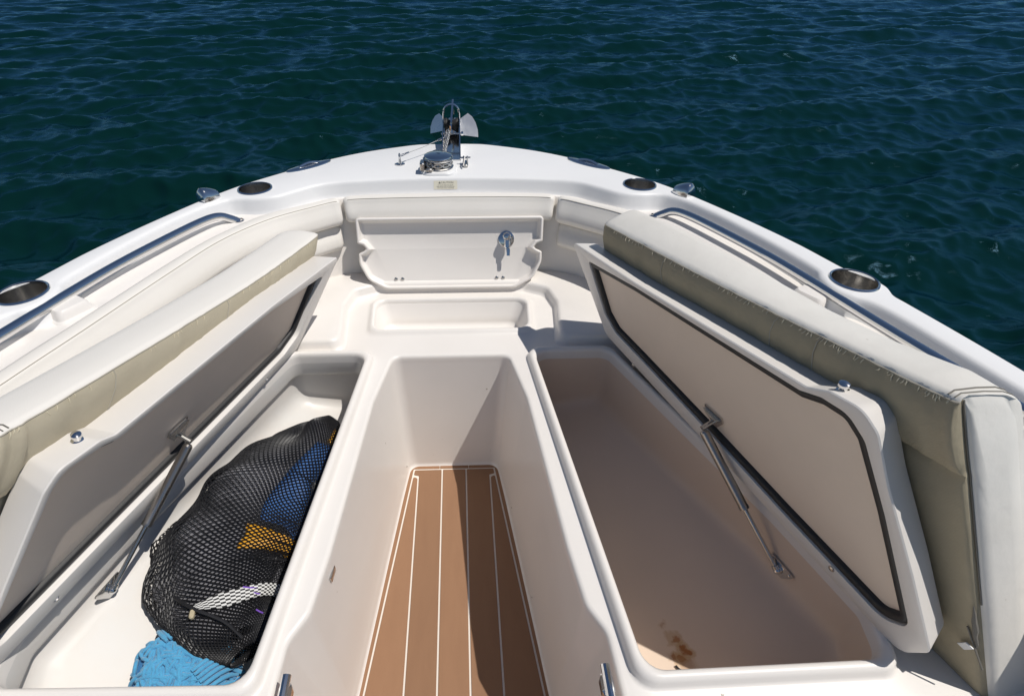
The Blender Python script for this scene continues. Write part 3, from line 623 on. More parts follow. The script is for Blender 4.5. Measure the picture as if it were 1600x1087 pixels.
# ------------------------------------------------------------------ seat locker lids, gaskets, gas struts, cushions
# outlines in the lid's own plane: along the hinge, up from the hinge
LIDS = {1: dict(P=[(-0.012, 0.042), (0.22, 0.028), (0.60, 0.012), (0.850, -0.006), (0.878, 0.070), (0.813, 0.199), (0.742, 0.328), (0.708, 0.404), (0.680, 0.425), (0.632, 0.415), (0.596, 0.391), (0.15, 0.316), (-0.132, 0.280)],
                R=[0.03, 0.2, 0.2, 0.035, 0.03, 0.3, 0.3, 0.03, 0.03, 0.02, 0.02, 0.3, 0.012],
                G=[(-0.055, 0.260), (-0.003, 0.121), (0.040, 0.088), (0.16, 0.082), (0.40, 0.066), (0.60, 0.048), (0.808, 0.036), (0.842, 0.078), (0.752, 0.268), (0.695, 0.374), (0.664, 0.398), (0.622, 0.392), (0.586, 0.374), (0.15, 0.303)],
                GR=[0.008, 0.03, 0.03, 0.2, 0.3, 0.3, 0.035, 0.03, 0.3, 0.03, 0.03, 0.02, 0.02, 0.3],
                C=[(-0.084, 0.330), (0.082, 0.353), (0.293, 0.383), (0.450, 0.407), (0.572, 0.428), (0.686, 0.447), (0.750, 0.460)], catch=(0.634, 0.406)),
        -1: dict(R=[0.03, 0.2, 0.2, 0.035, 0.03, 0.3, 0.03, 0.03, 0.02, 0.02, 0.3, 0.012], P=[(-0.030, 0.004), (0.20, 0.0), (0.62, -0.004), (0.825, -0.006), (0.852, 0.030), (0.772, 0.160), (0.676, 0.294), (0.648, 0.314), (0.578, 0.302), (0.550, 0.286), (0.12, 0.262), (-0.194, 0.227)],
                 G=[(-0.112, 0.206), (-0.025, 0.062), (0.040, 0.038), (0.40, 0.040), (0.60, 0.041), (0.800, 0.040), (0.832, 0.058), (0.757, 0.160), (0.664, 0.284), (0.640, 0.300), (0.575, 0.284), (0.546, 0.269), (0.12, 0.246)],
                 GR=[0.008, 0.04, 0.04, 0.3, 0.3, 0.03, 0.03, 0.3, 0.03, 0.03, 0.02, 0.02, 0.3],
                 C=[(-0.214, 0.251), (-0.05, 0.258), (0.078, 0.267), (0.235, 0.288), (0.392, 0.312), (0.59, 0.344), (0.668, 0.358)], catch=(0.590, 0.296))}
def lidframe(sg, tau):
    D = np.array([sg*0.445, 1.19, -0.28]); h = np.array([sg*0.329, -0.944, 0]); ou = np.array([sg*0.944, 0.329, 0]); up = np.array([0, 0, 1.0])
    T = R(tau); wv = math.sin(T)*ou+math.cos(T)*up; n = math.cos(T)*ou-math.sin(T)*up
    return lambda a, b, c: D+h*a+wv*b+n*c, h, wv, n
def seat_lid(sg, tau, label, clabel, cm, cmesh):
    F, h, wv, nn = lidframe(sg, tau)
    pol, GP = LIDS[sg]['P'], LIDS[sg]['G']; rad = LIDS[sg]['R']
    if area(pol) < 0: pol = pol[::-1]; rad = rad[::-1]
    def rg(dd, n): return [F(p[0], p[1], n) for p in rp(off(pol, dd), [max(r+dd, 0.004) for r in rad], 5)]
    GR = LIDS[sg]['GR']
    if area(GP) < 0: GP = GP[::-1]; GR = GR[::-1]
    def gg(dd, n): return [F(p[0], p[1], n) for p in rp(off(GP, dd), [max(r+dd, 0.004) for r in GR], 6)]
    RM = -0.013 if sg > 0 else -0.021
    IN = 0.0045     # the rim stands proud of the recessed panel
    rings = [rg(-0.0035, RM), rg(-0.0012, RM+0.0007), rg(0, RM+0.003), rg(-0.016, 0.034), rg(-0.019, 0.039), rg(-0.026, 0.0405)]
    g = MB().add(loft(rings))
    o2 = rp(off(pol, -0.0035), [max(r-0.0035, 0.004) for r in rad], 5); i2 = rp(off(GP, 0.003), [max(r+0.003, 0.004) for r in GR], 6)
    vs, fs = fill(o2, [i2]); g.add(([F(v[0], v[1], RM) for v in vs], fs))
    g.add(loft([gg(0.003, RM), gg(0.0012, RM+0.001), gg(0.0006, RM+0.006), gg(0.0, IN)]))
    pp = rp(off(pol, -0.026), [max(r-0.026, 0.004) for r in rad], 5); vs, fs = fill(pp); g.add(([F(v[0], v[1], 0.0405) for v in vs], fs))
    lid = g.mk('seat_lid', M['lid'], boat, fix=True, smooth=40, label=label)
    vs, fs = fill(rp(off(GP, -0.004), GR, 6)); mk('underside_panel', [F(v[0], v[1], 0.0005) for v in vs], fs, M['lidpanel'], lid, smooth=40)
    mk('gasket', *loft([gg(dd, n) for dd, n in ((-0.0003, IN), (-0.0006, -0.0055), (-0.003, -0.0095), (-0.0125, -0.0095), (-0.0155, -0.0055), (-0.016, IN))]), M['rubber'], lid, smooth=60)
    # catch stud on the free edge
    a, b = LIDS[sg]['catch']
    st = lathe([(0.0085, 0), (0.0085, 0.002), (0.0055, 0.004), (0.005, 0.009), (0.0078, 0.012), (0.0072, 0.016), (0.003, 0.018)], 18, cap1=True)
    mk('catch_stud', *xf(st, lambda p: F(a+p[0], b-0.001+p[2], 0.009+p[1])), M['steel'], lid)
    Rm = Matrix((Vector(h), Vector(wv), Vector(-nn))).transposed().to_euler()
    for aa in (0.118, 0.715): inst('screw', scr_me, lid, Vector(F(aa, 0.018 if sg < 0 else 0.034, RM)), Rm)
    # hinge strip below, its brown standing in for the shaded gutter
    mk('hinge', *tube([F(-0.02, -0.010, 0.030), F(0.80, -0.016, 0.030)], 0.0075, 8), M['brown'], lid)
    # gas strut
    tp = F(0.402, 0.098, -0.032); bt_ = np.array([sg*0.647, 0.586, -0.386])
    dv = bt_-tp; ln = np.linalg.norm(dv); dv = dv/ln
    gs = mk('gas_strut', *tube([tp+dv*0.006, tp+dv*0.010, tp+dv*(0.55*ln), tp+dv*(0.555*ln), tp+dv*(0.575*ln), tp+dv*(0.58*ln)], [0.0065, 0.0094, 0.0094, 0.0102, 0.0102, 0.007], 16), M['strut'], boat, label='steel gas strut propping the %s seat lid' % ('port' if sg < 0 else 'starboard'))
    mk('rod', *tube([tp+dv*(0.57*ln), tp+dv*(ln-0.012), tp+dv*(ln-0.011), tp+dv*ln], [0.0046, 0.0046, 0.0068, 0.0068], 12), M['steel_br'], gs)
    sp = [(max(0.008*math.sin(t), 1e-4), 0.008*math.cos(t)) for t in np.linspace(0, math.pi, 10)]
    mk('ball_joint', *xf(lathe(sp, 14), lambda p: p+bt_), M['steel'], gs, smooth=80)
    g = MB()
    tri0 = ccw([(-0.030, 0.020), (-0.024, -0.006), (0.010, -0.018), (0.026, 0.010), (0.022, 0.022)])
    g.add(loft([[F(0.400+p[0], 0.106+p[1], n) for p in rp(tri0, 0.003, 3)] for n in (0.0, -0.003)], True, True, True))
    g.add(loft([[F(0.400+p[0]*0.9, 0.120+0.004*(q > 0), -0.003-0.016*(1-abs(p[0])/0.05)*q) for p in ((-0.028, 0), (-0.01, 0), (0.01, 0), (0.022, 0))] for q in (0, 1)], False))
    g.add(tube([F(0.402, 0.102, -0.003), F(0.402, 0.098, -0.033)], 0.0055, 10))
    g.mk('bracket', M['steel_br'], gs, smooth=30)
    # lower bracket, a triangular plate on the locker side
    ed = np.array([sg*0.312, -0.95, 0]); ou = np.array([sg*0.95, 0.312, 0]); c = bt_+ou*0.0045
    tri = [(-0.032, 0.018), (0.032, 0.018), (0.010, -0.014), (-0.010, -0.014)]
    mk('bracket', *loft([[c+ed*p[0]+np.array([0, 0, p[1]])+ou*o_ for p in rp(ccw(tri), 0.004, 3)] for o_ in (-0.0015, 0.0015)], True, True, True), M['steel'], gs, fix=True, smooth=30)
    for k in (-0.021, 0.021):
        inst('screw', scr_me, gs, Vector(c+ed*k+np.array([0, 0, 0.012])-ou*0.0016), Matrix((Vector(ed), Vector((0, 0, 1)), Vector(-ou))).transposed().to_euler()).scale = (0.6, 0.6, 0.6)
    # ---------------- cushion strapped on the lid's upper face
    cu = empty('seat_cushion', tuple(F(0.4, 0, 0.09)), clabel, 'cushion', 'seat cushions on the opened lids')
    seam = cr(LIDS[sg]['C'], 10)
    K = 90
    def stat(s):
        # s 0..1 front to aft ; returns seam (a,w), and along positions at the foot
        i = s*(len(seam)-1); j = min(int(i), len(seam)-2); t = i-j; p = seam[j]*(1-t)+seam[j+1]*t
        return p[0], p[1], (-0.045+0.980*s)
    puck = np.random.default_rng(5 if sg > 0 else 9); pk = puck.normal(0, 1, 400); pk = np.convolve(pk, np.ones(3)/3, 'same')
    MS, VS = [], []
    for k in range(K+1):
        s = k/K; e = min(s, 1-s)*K/2.5; e = 1.0 if e >= 1 else math.sqrt(max(0, 1-(1-e)**2))
        sa, sw, fa = stat(s); pw = 0.0011*pk[k*3+10]+0.0006*math.sin(k*0.9)
        def pt(wt_, n):      # wt_ = fraction of the way from foot to seam
            m = 0.095; n = m+(n-m)*(0.72+0.28*e)
            ko = float(np.interp(s, [0, 0.18, 0.4, 0.55, 0.7, 0.85, 1.0], [1.0, 1.0, 0.955, 0.925, 0.92, 0.94, 0.915])) if sg > 0 else 0.905
            if wt_ > 0.5: wt_ = wt_*(1+(ko-1)*min(1, max(0, (n-0.056)/0.08)))
            wv_ = sw*wt_; a = fa+(sa-fa)*wt_
            a += (0.5-s)*0.02*(1-e)
            return F(a, wv_, n)
        crease = max(0.5, (sw-0.105)/sw); pt0 = pt
        fe = 0.12+0.88*e
        def fp(wt_, n): return pt0(wt_, 0.047+(n-0.047)*fe)
        face = [fp(-0.20, 0.052), fp(0.0, 0.050), fp(crease*0.4, 0.050), fp(crease*0.8, 0.047), fp(crease*0.97, 0.046), fp(crease, 0.051), fp(crease+0.08*(1-crease), 0.042+pw), fp(crease+0.25*(1-crease), 0.036+pw), fp(crease+0.5*(1-crease), 0.034+pw), fp(crease+0.75*(1-crease), 0.036+pw*1.6), fp(crease+0.92*(1-crease), 0.043+pw*1.5), fp(1.0, 0.050+0.5*pw)]
        top = [fp(1.0, 0.050+0.5*pw), pt(1.008, 0.0525), pt(1.016, 0.062), pt(1.020, 0.095+0.3*pw), pt(1.018, 0.124), pt(1.006, 0.138), pt(0.98, 0.146), pt(0.93, 0.149), pt(0.6, 0.150), pt(0.3, 0.150), pt(0.05, 0.150), pt(-0.17, 0.147), pt(-0.22, 0.135), pt(-0.235, 0.10), pt(-0.22, 0.062), fp(-0.20, 0.052)]
        MS.append(face); VS.append(top)
    g = MB().add(loft(VS, closed=False))
    nV = len(VS[0]); nM = len(MS[0])
    for k in (0, K):      # boxing at both ends
        lp = MS[k]+VS[k][1:-1]; cen = sum(np.array(p) for p in lp)/len(lp)
        bl = 0.010*(1 if k else -1)
        ringA = lp; ringB = [np.array(p)*0.92+cen*0.08+h*bl*0.7 for p in lp]; ringC = [np.array(p)*0.45+cen*0.55+h*bl for p in lp]
        vf = loft([ringA, ringB, ringC], True, False, True); g.add(vf)
    g.mk('vinyl_cover', cm, cu, smooth=70, fix=True)
    mk('mesh_underside', *loft(MS, closed=False), cmesh, cu, smooth=70, label='olive mesh underside' if sg < 0 else 'shade-toned olive mesh underside with puckered seam')
    th = MB(); th.add(tube([np.array(r_[-1]) for r_ in MS[1:-1]], 0.0013, 5))
    th.mk('seam_stitching', M['thread'], cu)
    th = MB(); th.add(tube([np.array(p)-nn*0.0008+h*0.002 for p in MS[K][2:]], 0.0012, 5)); th.add(tube([VS[K-5][j] + nn*0.0 + wv*0.0006 for j in range(1, 8)], 0.0011, 5)); 
    th.mk('end_seam', M['thread_dark'], cu)
    q_ = np.random.default_rng(3); th = MB()
    for k in range(6, K-2):
        for _ in range(2):
            if q_.uniform() < (0.5 if sg > 0 else 0.25):
                t0 = q_.uniform(0.4, 1.0); a0 = np.array(MS[k][-1])*0.9+np.array(MS[k][-2])*0.1+h*q_.uniform(-0.004, 0.004); a1 = np.array(MS[k][-2])
                th.add(tube([a0-nn*0.0006, a0*(1-0.5*t0)+a1*0.5*t0-nn*0.0012, a0*(1-t0)+a1*t0-nn*0.0004+h*q_.uniform(-0.002, 0.002)], [0.0008, 0.0009, 0.0004], 4))
    th = th.mk('seam_puckers', M['pucker'], cu); th['kind'] = 'stuff'
    for k in ((22, 48, 58) if sg > 0 else (40, 66)):
        mk('panel_seam', *tube([np.array(p)-nn*0.0004+h*0.004*math.sin(i) for i, p in enumerate(MS[k][5:])], 0.0008, 5), M['thread'], cu)
    mk('corner_stitching', *tube([np.array(VS[K-3][j])+wv*0.0006 for j in range(1, 7)], 0.0009, 5), M['thread_dark'], cu)
    if sg > 0:
        mk('zip_line', *tube([F(0.876, 0.094, 0.0478), F(0.892, 0.070, 0.0478), F(0.918, 0.030, 0.0485)], 0.0014, 5), M['thread_dark'], cu)
        mk('zip_pull', *xf(box(-0.0055, 0.0055, -0.012, 0.012, -0.0012, 0.0012, 0.0006), lambda p: F(0.889+p[0]+0.30*p[1], 0.056+p[1], 0.0435+p[2]-0.1*p[1])), M['zip'], cu, label='white zip pull')
        e0 = [np.array(MS[K-1][2])*(1-t)+np.array(MS[K-1][1])*t - nn*0.002 for t in np.linspace(0.0, 0.6, 7)]
        mk('torn_seam', *tube([p+h*0.002*math.sin(3*i) for i, p in enumerate(e0)], [0.0008, 0.0022, 0.0034, 0.0038, 0.003, 0.002, 0.0008], 6), M['thread_dark'], cu)
seat_lid(1, -15.5, 'starboard locker lid held open showing its shaded underside and black gasket', 'grey-white seat cushion with shade-toned olive underside on the raised starboard lid', M['vinyl_grey'], M['mesh_dark'])
seat_lid(-1, -19, 'port locker lid held open with a sunlit top edge', 'white seat cushion with lighter olive underside on the raised port lid', M['vinyl'], M['mesh'])

# ------------------------------------------------------------------ backrest bolsters round the bow
def bolster(name, i0, i1, ztop, zbot, label, sg=1, center=False, mat_=None, seamline=True, push=0.0):
    """padded strip swept along the liner between curve indices (10 per control interval)"""
    if center:
        Bp = np.concatenate([[(-x, y) for x, y in BH[1:i1+1][::-1]], BH[:i1+1]]); Sp = np.concatenate([[(-x, y) for x, y in SH[1:i1+1][::-1]], SH[:i1+1]])
    else: Bp, Sp = BH[i0:i1+1].copy(), SH[i0:i1+1].copy()
    if not center: Bp[:, 0] *= sg; Sp[:, 0] *= sg
    t = np.linspace(0, 1, len(Bp)); m = len(Bp)*2
    Bp = np.stack([np.interp(np.linspace(0, 1, m), t, Bp[:, k]) for k in (0, 1)], 1); Sp = np.stack([np.interp(np.linspace(0, 1, m), t, Sp[:, k]) for k in (0, 1)], 1)
    rings = []; H = ztop-zbot
    prof = [(0.04, zbot+0.008), (0.05, ztop-0.010), (0.12, ztop-0.001), (0.4, ztop+0.003), (0.75, ztop+0.0025), (0.95, ztop-0.001), (1.02, ztop-0.006), (1.14, ztop-0.018), (1.42, ztop-0.4*H), (1.62, ztop-0.70*H), (1.62, zbot+0.012), (1.4, zbot+0.003), (0.6, zbot), (0.15, zbot+0.002)]
    for k in range(m):
        dist = min(k, m-1-k); e = min(1, (dist+0.0)/4.0); e = math.sqrt(max(0, 1-(1-e)**2)); f = 0.74+0.26*e
        c = (0.55, (ztop+zbot)/2); rg_ = []
        for u, z in prof:
            uu = c[0]+(u-c[0])*f+push; zz = c[1]+(z-c[1])*f
            p = Bp[k]+(Sp[k]-Bp[k])*uu; rg_.append((p[0], p[1], zz))
        rings.append(rg_)
    b = mk(name, *loft(rings, True, True, True), mat_ or M['vinyl'], None, fix=True, smooth=70)
    tag(b, label, 'cushion', 'backrest bolsters lining the bow')
    if seamline: mk('seam', *tube([np.array(r_[5])+np.array([0, 0, 0.0006]) for r_ in rings[2:-2]], 0.0009, 5), M['thread'], b)
    return b
bolster('backrest_bolster', 0, 20, -0.036, -0.108, 'straight white backrest bolster across the bow behind the tray lid', center=True)
for sg, s in ((1, 'starboard'), (-1, 'port')):
    bolster('backrest_bolster', 21, 100, -0.036, -0.112, 'long curved white backrest bolster along the %s side under the rail' % s, sg)
    bolster('backrest_bolster', 22, 60, -0.117, -0.190, 'short lower white bolster in the %s bow corner below the long one' % s, sg, seamline=False, push=0.06)

# ------------------------------------------------------------------ faux-teak mat in the footwell
mt = empty('floor_mat', (0, 0.8, -0.706), 'brown teak-look foam mat with pale seams in the footwell', 'mat')
zf = -0.7045
def edge(y, d=0.0): return 0.1345 + (1.149-y)*0.1165 - d
yA, yF = -0.30, 1.148
mo = ccw([(-edge(yF), yF), (-edge(0.3), 0.3), (-edge(yA), yA), (edge(yA), yA), (edge(0.3), 0.3), (edge(yF), yF)])
base = rp(mo, [0.018 if p[1] > 1 else 0.01 for p in mo], 6)
g = MB().add(fill(base, z=zf+0.0035)); g.add(loft([[(*p, zf-0.001) for p in base], [(*p, zf+0.0035) for p in base]])); g.mk('caulk_sheet', M['caulk'], mt, fix=True)
LW = 0.0022
def plank(P, r=0.002):
    P = ccw(P); rings = [[(*p, z) for p in rp(off(P, dd), r, 3)] for dd, z in ((0, zf+0.003), (0, zf+0.0048), (-0.0007, zf+0.0055))]
    g = MB().add(loft(rings)); g.add(fill([p[:2] for p in rings[-1]], z=zf+0.0055)); g.mk('plank', M['teak'], mt, fix=True, smooth=25)
bd = 0.0135; px_ = [-0.1092, -0.0365, 0.0365, 0.1092]
yi = yF-0.0135
xo = lambda y, s, d: s*(edge(y)-d)
# border strips
plank([(xo(yA, -1, 0), yA), (xo(yA, -1, bd-LW), yA), (xo(yi, -1, bd-LW), yi+LW), (-0.045, yi+LW), (-0.045, yF), (xo(yF, -1, 0.010), yF), (xo(yF, -1, 0), yF-0.012)])
plank([(-0.0435, yi+LW), (0.0435, yi+LW), (0.0435, yF), (-0.0435, yF)], 0.0005)
plank([(-xo(yA, -1, 0), yA), (-xo(yA, -1, bd-LW), yA), (-xo(yi, -1, bd-LW), yi+LW), (0.045, yi+LW), (0.045, yF), (-xo(yF, -1, 0.010), yF), (-xo(yF, -1, 0), yF-0.012)])
yn = 1.112
for s in (-1, 1):
    # outer field: wedge outside the nibbed plank line
    plank([(s*(px_[3]+LW), yA), (xo(yA, s, bd+LW), yA), (xo(yn-0.004, s, bd+LW), yn-0.004), (s*(px_[3]+LW), yn-0.012)], 0.004)
    plank([(s*0.0365+s*LW, yA), (s*(px_[3]-LW), yA), (s*(px_[3]-LW), yn-0.002), (xo(yn+0.004, s, bd+LW), yn+0.002), (xo(yi, s, bd+LW), yi-LW), (s*0.0365+s*LW, yi-LW)], 0.003)
plank([(-0.0365+LW, yA), (0.0365-LW, yA), (0.0365-LW, yi-LW), (-0.0365+LW, yi-LW)], 0.002)

# ------------------------------------------------------------------ anchor and chain
an = empty('anchor', (0.01, 2.2, 0.05), 'polished plough anchor hanging in the bow roller', 'anchor')
sh = MB().add(loft([[(0.006+a*sx-0.0035, y, z), (0.006+a*sx+0.0035, y, z), (0.006+a*sx+0.0035, y+0.004, z+hh), (0.006+a*sx-0.0035, y+0.004, z+hh)] for (y, z, hh, a, sx) in ((2.06, 0.038, 0.016, -0.002, 1), (2.12, 0.052, 0.020, 0.0, 1), (2.20, 0.074, 0.024, 0.004, 1), (2.27, 0.078, 0.03, 0.006, 1), (2.33, 0.03, 0.05, 0.006, 1), (2.36, -0.04, 0.05, 0.006, 1))], True, True, True))
sh.mk('shank', M['steel'], an, fix=True, smooth=30)
def fluke(up, low, th=(0.0, 0.006, -0.004)):
    g = MB()
    for P in (up, low):
        n = len(P); Q = [tuple(np.array(p)+np.array(th)) for p in P]
        g.add((list(P)+Q, [tuple(range(n)), tuple(range(2*n-1, n-1, -1))]+[(i, (i+1) % n, n+(i+1) % n, n+i) for i in range(n)]))
    g.mk('fluke', M['fluke'], an, smooth=20)
arcR = [(0.069, 2.245, 0.064), (0.085, 2.232, 0.055), (0.098, 2.213, 0.038), (0.106, 2.192, 0.016), (0.107, 2.175, -0.006)]
fluke([(0.036, 2.172, 0.004), (0.036, 2.235, 0.044)]+arcR, [(0.036, 2.172, 0.004), (0.107, 2.175, -0.006), (0.074, 2.235, -0.045), (0.036, 2.240, -0.048)])
arcL = [(-0.042, 2.262, 0.060), (-0.058, 2.266, 0.050), (-0.070, 2.266, 0.032), (-0.078, 2.258, 0.010), (-0.079, 2.248, -0.012)]
fluke(([(-0.024, 2.150, 0.026), (-0.024, 2.225, 0.052)]+arcL)[::-1], [(-0.024, 2.150, 0.026), (-0.079, 2.248, -0.012), (-0.048, 2.262, -0.044), (-0.024, 2.240, -0.046)][::-1])
mk('fluke_seat', *box(-0.012, 0.030, 2.26, 2.32, -0.02, 0.03, 0.006), M['steel_br'], an)
# chain: from the shank, along the channel, to the gypsy
ch = empty('anchor_chain', (-0.01, 1.95, 0.02), 'galvanised chain running from the anchor to the windlass', 'chain')
Lk = [np.array([0.0065*math.cos(t)*1.0, 0.0, 0.0]) for t in (0,)]
def link_me():
    P = []
    for t in np.linspace(0, 2*math.pi, 18, endpoint=False):
        P.append((0.0045*math.cos(t), 0.0075*math.sin(t)+math.copysign(0.0028, math.sin(t)) if abs(math.sin(t)) > 1e-6 else 0, 0))
    return mesh('chain_link', *tube(P, 0.0021, 6, False, True), M['galv'], 60)
lme = link_me()
for strand in (cr([(0.000, 2.065, 0.052), (-0.006, 2.0, 0.040), (-0.012, 1.94, 0.030), (-0.016, 1.87, 0.026), (-0.016, 1.835, 0.0245)], 40),
               cr([(-0.008, 2.055, 0.050), (-0.018, 2.0, 0.030), (-0.021, 1.94, 0.020), (-0.026, 1.88, 0.018), (-0.03, 1.85, 0.022)], 40)):
    seg = np.linalg.norm(np.diff(strand, axis=0), axis=1); cum = np.concatenate([[0], np.cumsum(seg)]); k = 0
    for s_ in np.arange(0.006, cum[-1], 0.0138):
        p = np.array([np.interp(s_, cum, strand[:, a]) for a in range(3)]); q = np.array([np.interp(s_+0.004, cum, strand[:, a]) for a in range(3)])
        if s_+0.004 > cum[-1]: break
        d_ = Vector(q-p).normalized(); rot = d_.to_track_quat('Y', 'Z').to_matrix() @ Matrix.Rotation(R(45 if k % 2 else -45), 3, 'Y')
        inst('chain_link', lme, ch, Vector(p), rot.to_euler()); k += 1
mk('shackle', *torus(0.009, 0.003, (0.002, 2.068, 0.053), 14, 6, 'x'), M['rusty'], ch)
# safety wire
sw = empty('safety_wire', (-0.166, 1.852, 0.03), 'thin wire lanyard with shackles from the pad eye to the anchor', 'wire')
A0, A1 = np.array([-0.166, 1.852, 0.027]), np.array([-0.012, 2.02, 0.040])
dv = (A1-A0)/np.linalg.norm(A1-A0); Ln = np.linalg.norm(A1-A0)
mk('cable', *tube([A0+dv*0.03, A0+dv*(Ln*0.5)-np.array([0, 0, 0.002]), A0+dv*(Ln-0.05)], 0.0013, 6), M['galv'], sw)
sd_ = np.cross(dv, [0, 0, 1])
for o_, l_ in ((A0, 1), (A1, -1)):
    P = [o_+dv*l_*(0.014-0.014*math.cos(t))+sd_*0.0055*math.sin(t) for t in np.linspace(0, 2*math.pi, 18, endpoint=False)]
    mk('thimble', *tube(P, 0.0017, 6, False, True), M['steel'], sw)
    mk('crimp', *tube([o_+dv*l_*0.027, o_+dv*l_*0.043], 0.0032, 8), M['steel_br'], sw)
mk('turnbuckle', *tube([A1-dv*0.045, A1-dv*0.042, A1-dv*0.012, A1-dv*0.009], [0.002, 0.0045, 0.0045, 0.002], 8), M['steel_br'], sw)

# ------------------------------------------------------------------ things in the port locker
cen = cr([(-0.322, 1.075, -0.425), (-0.36, 0.98, -0.420), (-0.42, 0.86, -0.412), (-0.452, 0.74, -0.408), (-0.455, 0.63, -0.412), (-0.42, 0.545, -0.425), (-0.372, 0.485, -0.445)], 12)
hw_ = np.interp(np.linspace(0, 1, len(cen)), [0, 0.08, 0.2, 0.38, 0.55, 0.70, 0.85, 1.0], [0.02, 0.062, 0.098, 0.128, 0.146, 0.132, 0.088, 0.03])
ht_ = np.interp(np.linspace(0, 1, len(cen)), [0, 0.1, 0.3, 0.6, 0.85, 1.0], [0.015, 0.045, 0.062, 0.058, 0.045, 0.02])
pf = lockfloor(-1)
lump = [(rng.uniform(0, 1), rng.uniform(0, 6.28), rng.normal(0, 0.14), rng.uniform(0.035, 0.11)) for _ in range(60)]
def bag_pt(u, v, k=1.0):
    i = u*(len(cen)-1); j = min(int(i), len(cen)-2); t = i-j; c = cen[j]*(1-t)+cen[j+1]*t; a = hw_[j]*(1-t)+hw_[j+1]*t; b = ht_[j]*(1-t)+ht_[j+1]*t
    T = cen[j+1]-cen[j]; T = T/np.linalg.norm(T); sd = np.cross([0, 0, 1.0], T); sd /= np.linalg.norm(sd)     # points to the centreline side
    bump_ = 1.0
    for lu, lv, la, lw in lump:
        dvv = (v-lv+math.pi) % (2*math.pi)-math.pi; bump_ += la*math.exp(-((u-lu)/lw)**2-(dvv/0.42)**2)
    r_ = bump_*k; p = c+sd*a*math.cos(v)*r_+np.array([0, 0, 1.0])*b*math.sin(v)*r_
    fz = pf(p[0], p[1])+0.004*k
    lim = -(0.309+(0.372-p[1])*-0.0995)-0.002  # locker's inboard wall
    p[0] = min(p[0], -0.236-(1.186-p[1])*0.0995+0.006)
    p[2] = max(p[2], fz); return p
bag = empty('net_bag', tuple(cen[40]-np.array([0, 0, 0.07])), 'black net bag with a checked strap stuffed with gear in the port locker', 'bag')
NU, NV = 132, 112
vs = []; idx = {}; fs = []
for i in range(NU+1):
    for j in range(NV):
        if (i+j) % 2 == 0: idx[i, j] = len(vs); vs.append(bag_pt(0.005+0.99*i/NU, 2*math.pi*j/NV, 1.0))
for i in range(1, NU):
    for j in range(NV):
        if (i+j) % 2 == 1: fs.append((idx[i-1, j], idx[i, (j+1) % NV], idx[i+1, j], idx[i, (j-1) % NV]))
nb = mk('net', vs, fs, M['net'], bag, smooth=0)
wm = nb.modifiers.new('strands', 'WIREFRAME'); wm.thickness = 0.0034; wm.use_replace = True; wm.use_even_offset = False
def patch(name, u0, u1, v0, v1, k, m, parent=None, nu=30, nv=24, jit=0.0, seed=1, wob=0.0):
    q = np.random.default_rng(seed); ph = q.uniform(0, 6.28, 4); rows = []
    for i in range(nu+1):
        row = []
        for j in range(nv+1):
            a, b = i/nu, j/nv
            u = u0+(u1-u0)*a+wob*math.sin(5*b+ph[0])*(1 if a > 0.5 else -1)*abs(a-0.5); v = v0+(v1-v0)*b+wob*4*math.sin(6*a+ph[1])*(b-0.5)
            e = min(a, 1-a, b, 1-b); kk = k-0.10*max(0, 1-e*9)**2+jit*math.sin(9*a+ph[2])*math.sin(7*b+ph[3])
            row.append(bag_pt(min(max(u, 0.004), 0.996), v, kk))
        rows.append(row)
    return mk(name, *loft(rows, False), m, parent, smooth=80)
o = patch('folded_cloth', 0.01, 0.93, 0.0, 2*math.pi, 0.90, M['gcloth'], nu=70, nv=60, jit=0.03, seed=3)
tag(o, 'charcoal and grey folded cloth filling the net bag', 'cloth')
vest = patch('life_vest', 0.16, 0.54, -0.15, 1.12, 0.955, M['blue'], jit=0.02, seed=4, wob=0.02)
tag(vest, 'royal blue vest with amber yellow trim inside the net bag', 'life vest')
patch('yellow_trim', 0.545, 0.635, -0.10, 1.36, 0.965, M['yellow'], vest, nu=10, nv=30, jit=0.01, seed=6, wob=0.02)
patch('yellow_trim', 0.07, 0.16, 0.0, 0.8, 0.96, M['yellow'], vest, nu=10, nv=24, jit=0.01, seed=8)
# checked webbing strap over the bag's mouth
rows = []; UV = []
for i, s_ in enumerate(np.linspace(0, 1, 34)):
    v = 2.05-2.3*s_; u = 0.795+0.012*math.sin(s_*5)+0.055*s_
    wdt = 0.026*(0.25+0.75*min(1, s_*5))
    rows.append([bag_pt(u-wdt+2*wdt*t, v, 1.06+0.02*math.sin(t*3.1)) for t in np.linspace(0, 1, 7)])
st = mk('checked_strap', *loft(rows, False), M['check'], bag, smooth=80, label='black and white checked webbing strap')
uvl = st.data.uv_layers.new(name='UVMap')
for pl_ in st.data.polygons:
    for li in pl_.loop_indices:
        vi = st.data.loops[li].vertex_index; uvl.data[li].uv = ((vi//7)/33*26, (vi % 7)/6*8)
sm = st.modifiers.new('thick', 'SOLIDIFY'); sm.thickness = 0.0015
p0 = bag_pt(0.815, 2.05, 1.12)
mk('cord_lock', *xf(box(-0.005, 0.005, -0.009, 0.009, -0.005, 0.005, 0.0025), lambda p: p0+np.array([p[0]*0.9-p[1]*0.15, p[1], p[2]])), M['tan'], bag)
mk('drawcord', *tube(cr([bag_pt(0.74, 2.2, 1.05), bag_pt(0.80, 2.0, 1.1), bag_pt(0.88, 1.7, 1.1), bag_pt(0.97, 1.5, 1.1)], 8), 0.0035, 7), M['net'], bag)
g = MB()
for u_, v_ in ((0.80, 1.2), (0.83, 1.0), (0.90, 0.9)): g.add(tube([bag_pt(u_, v_, 1.05), bag_pt(u_+0.012, v_-0.12, 1.07), bag_pt(u_+0.018, v_-0.3, 1.05)], 0.0015, 5))
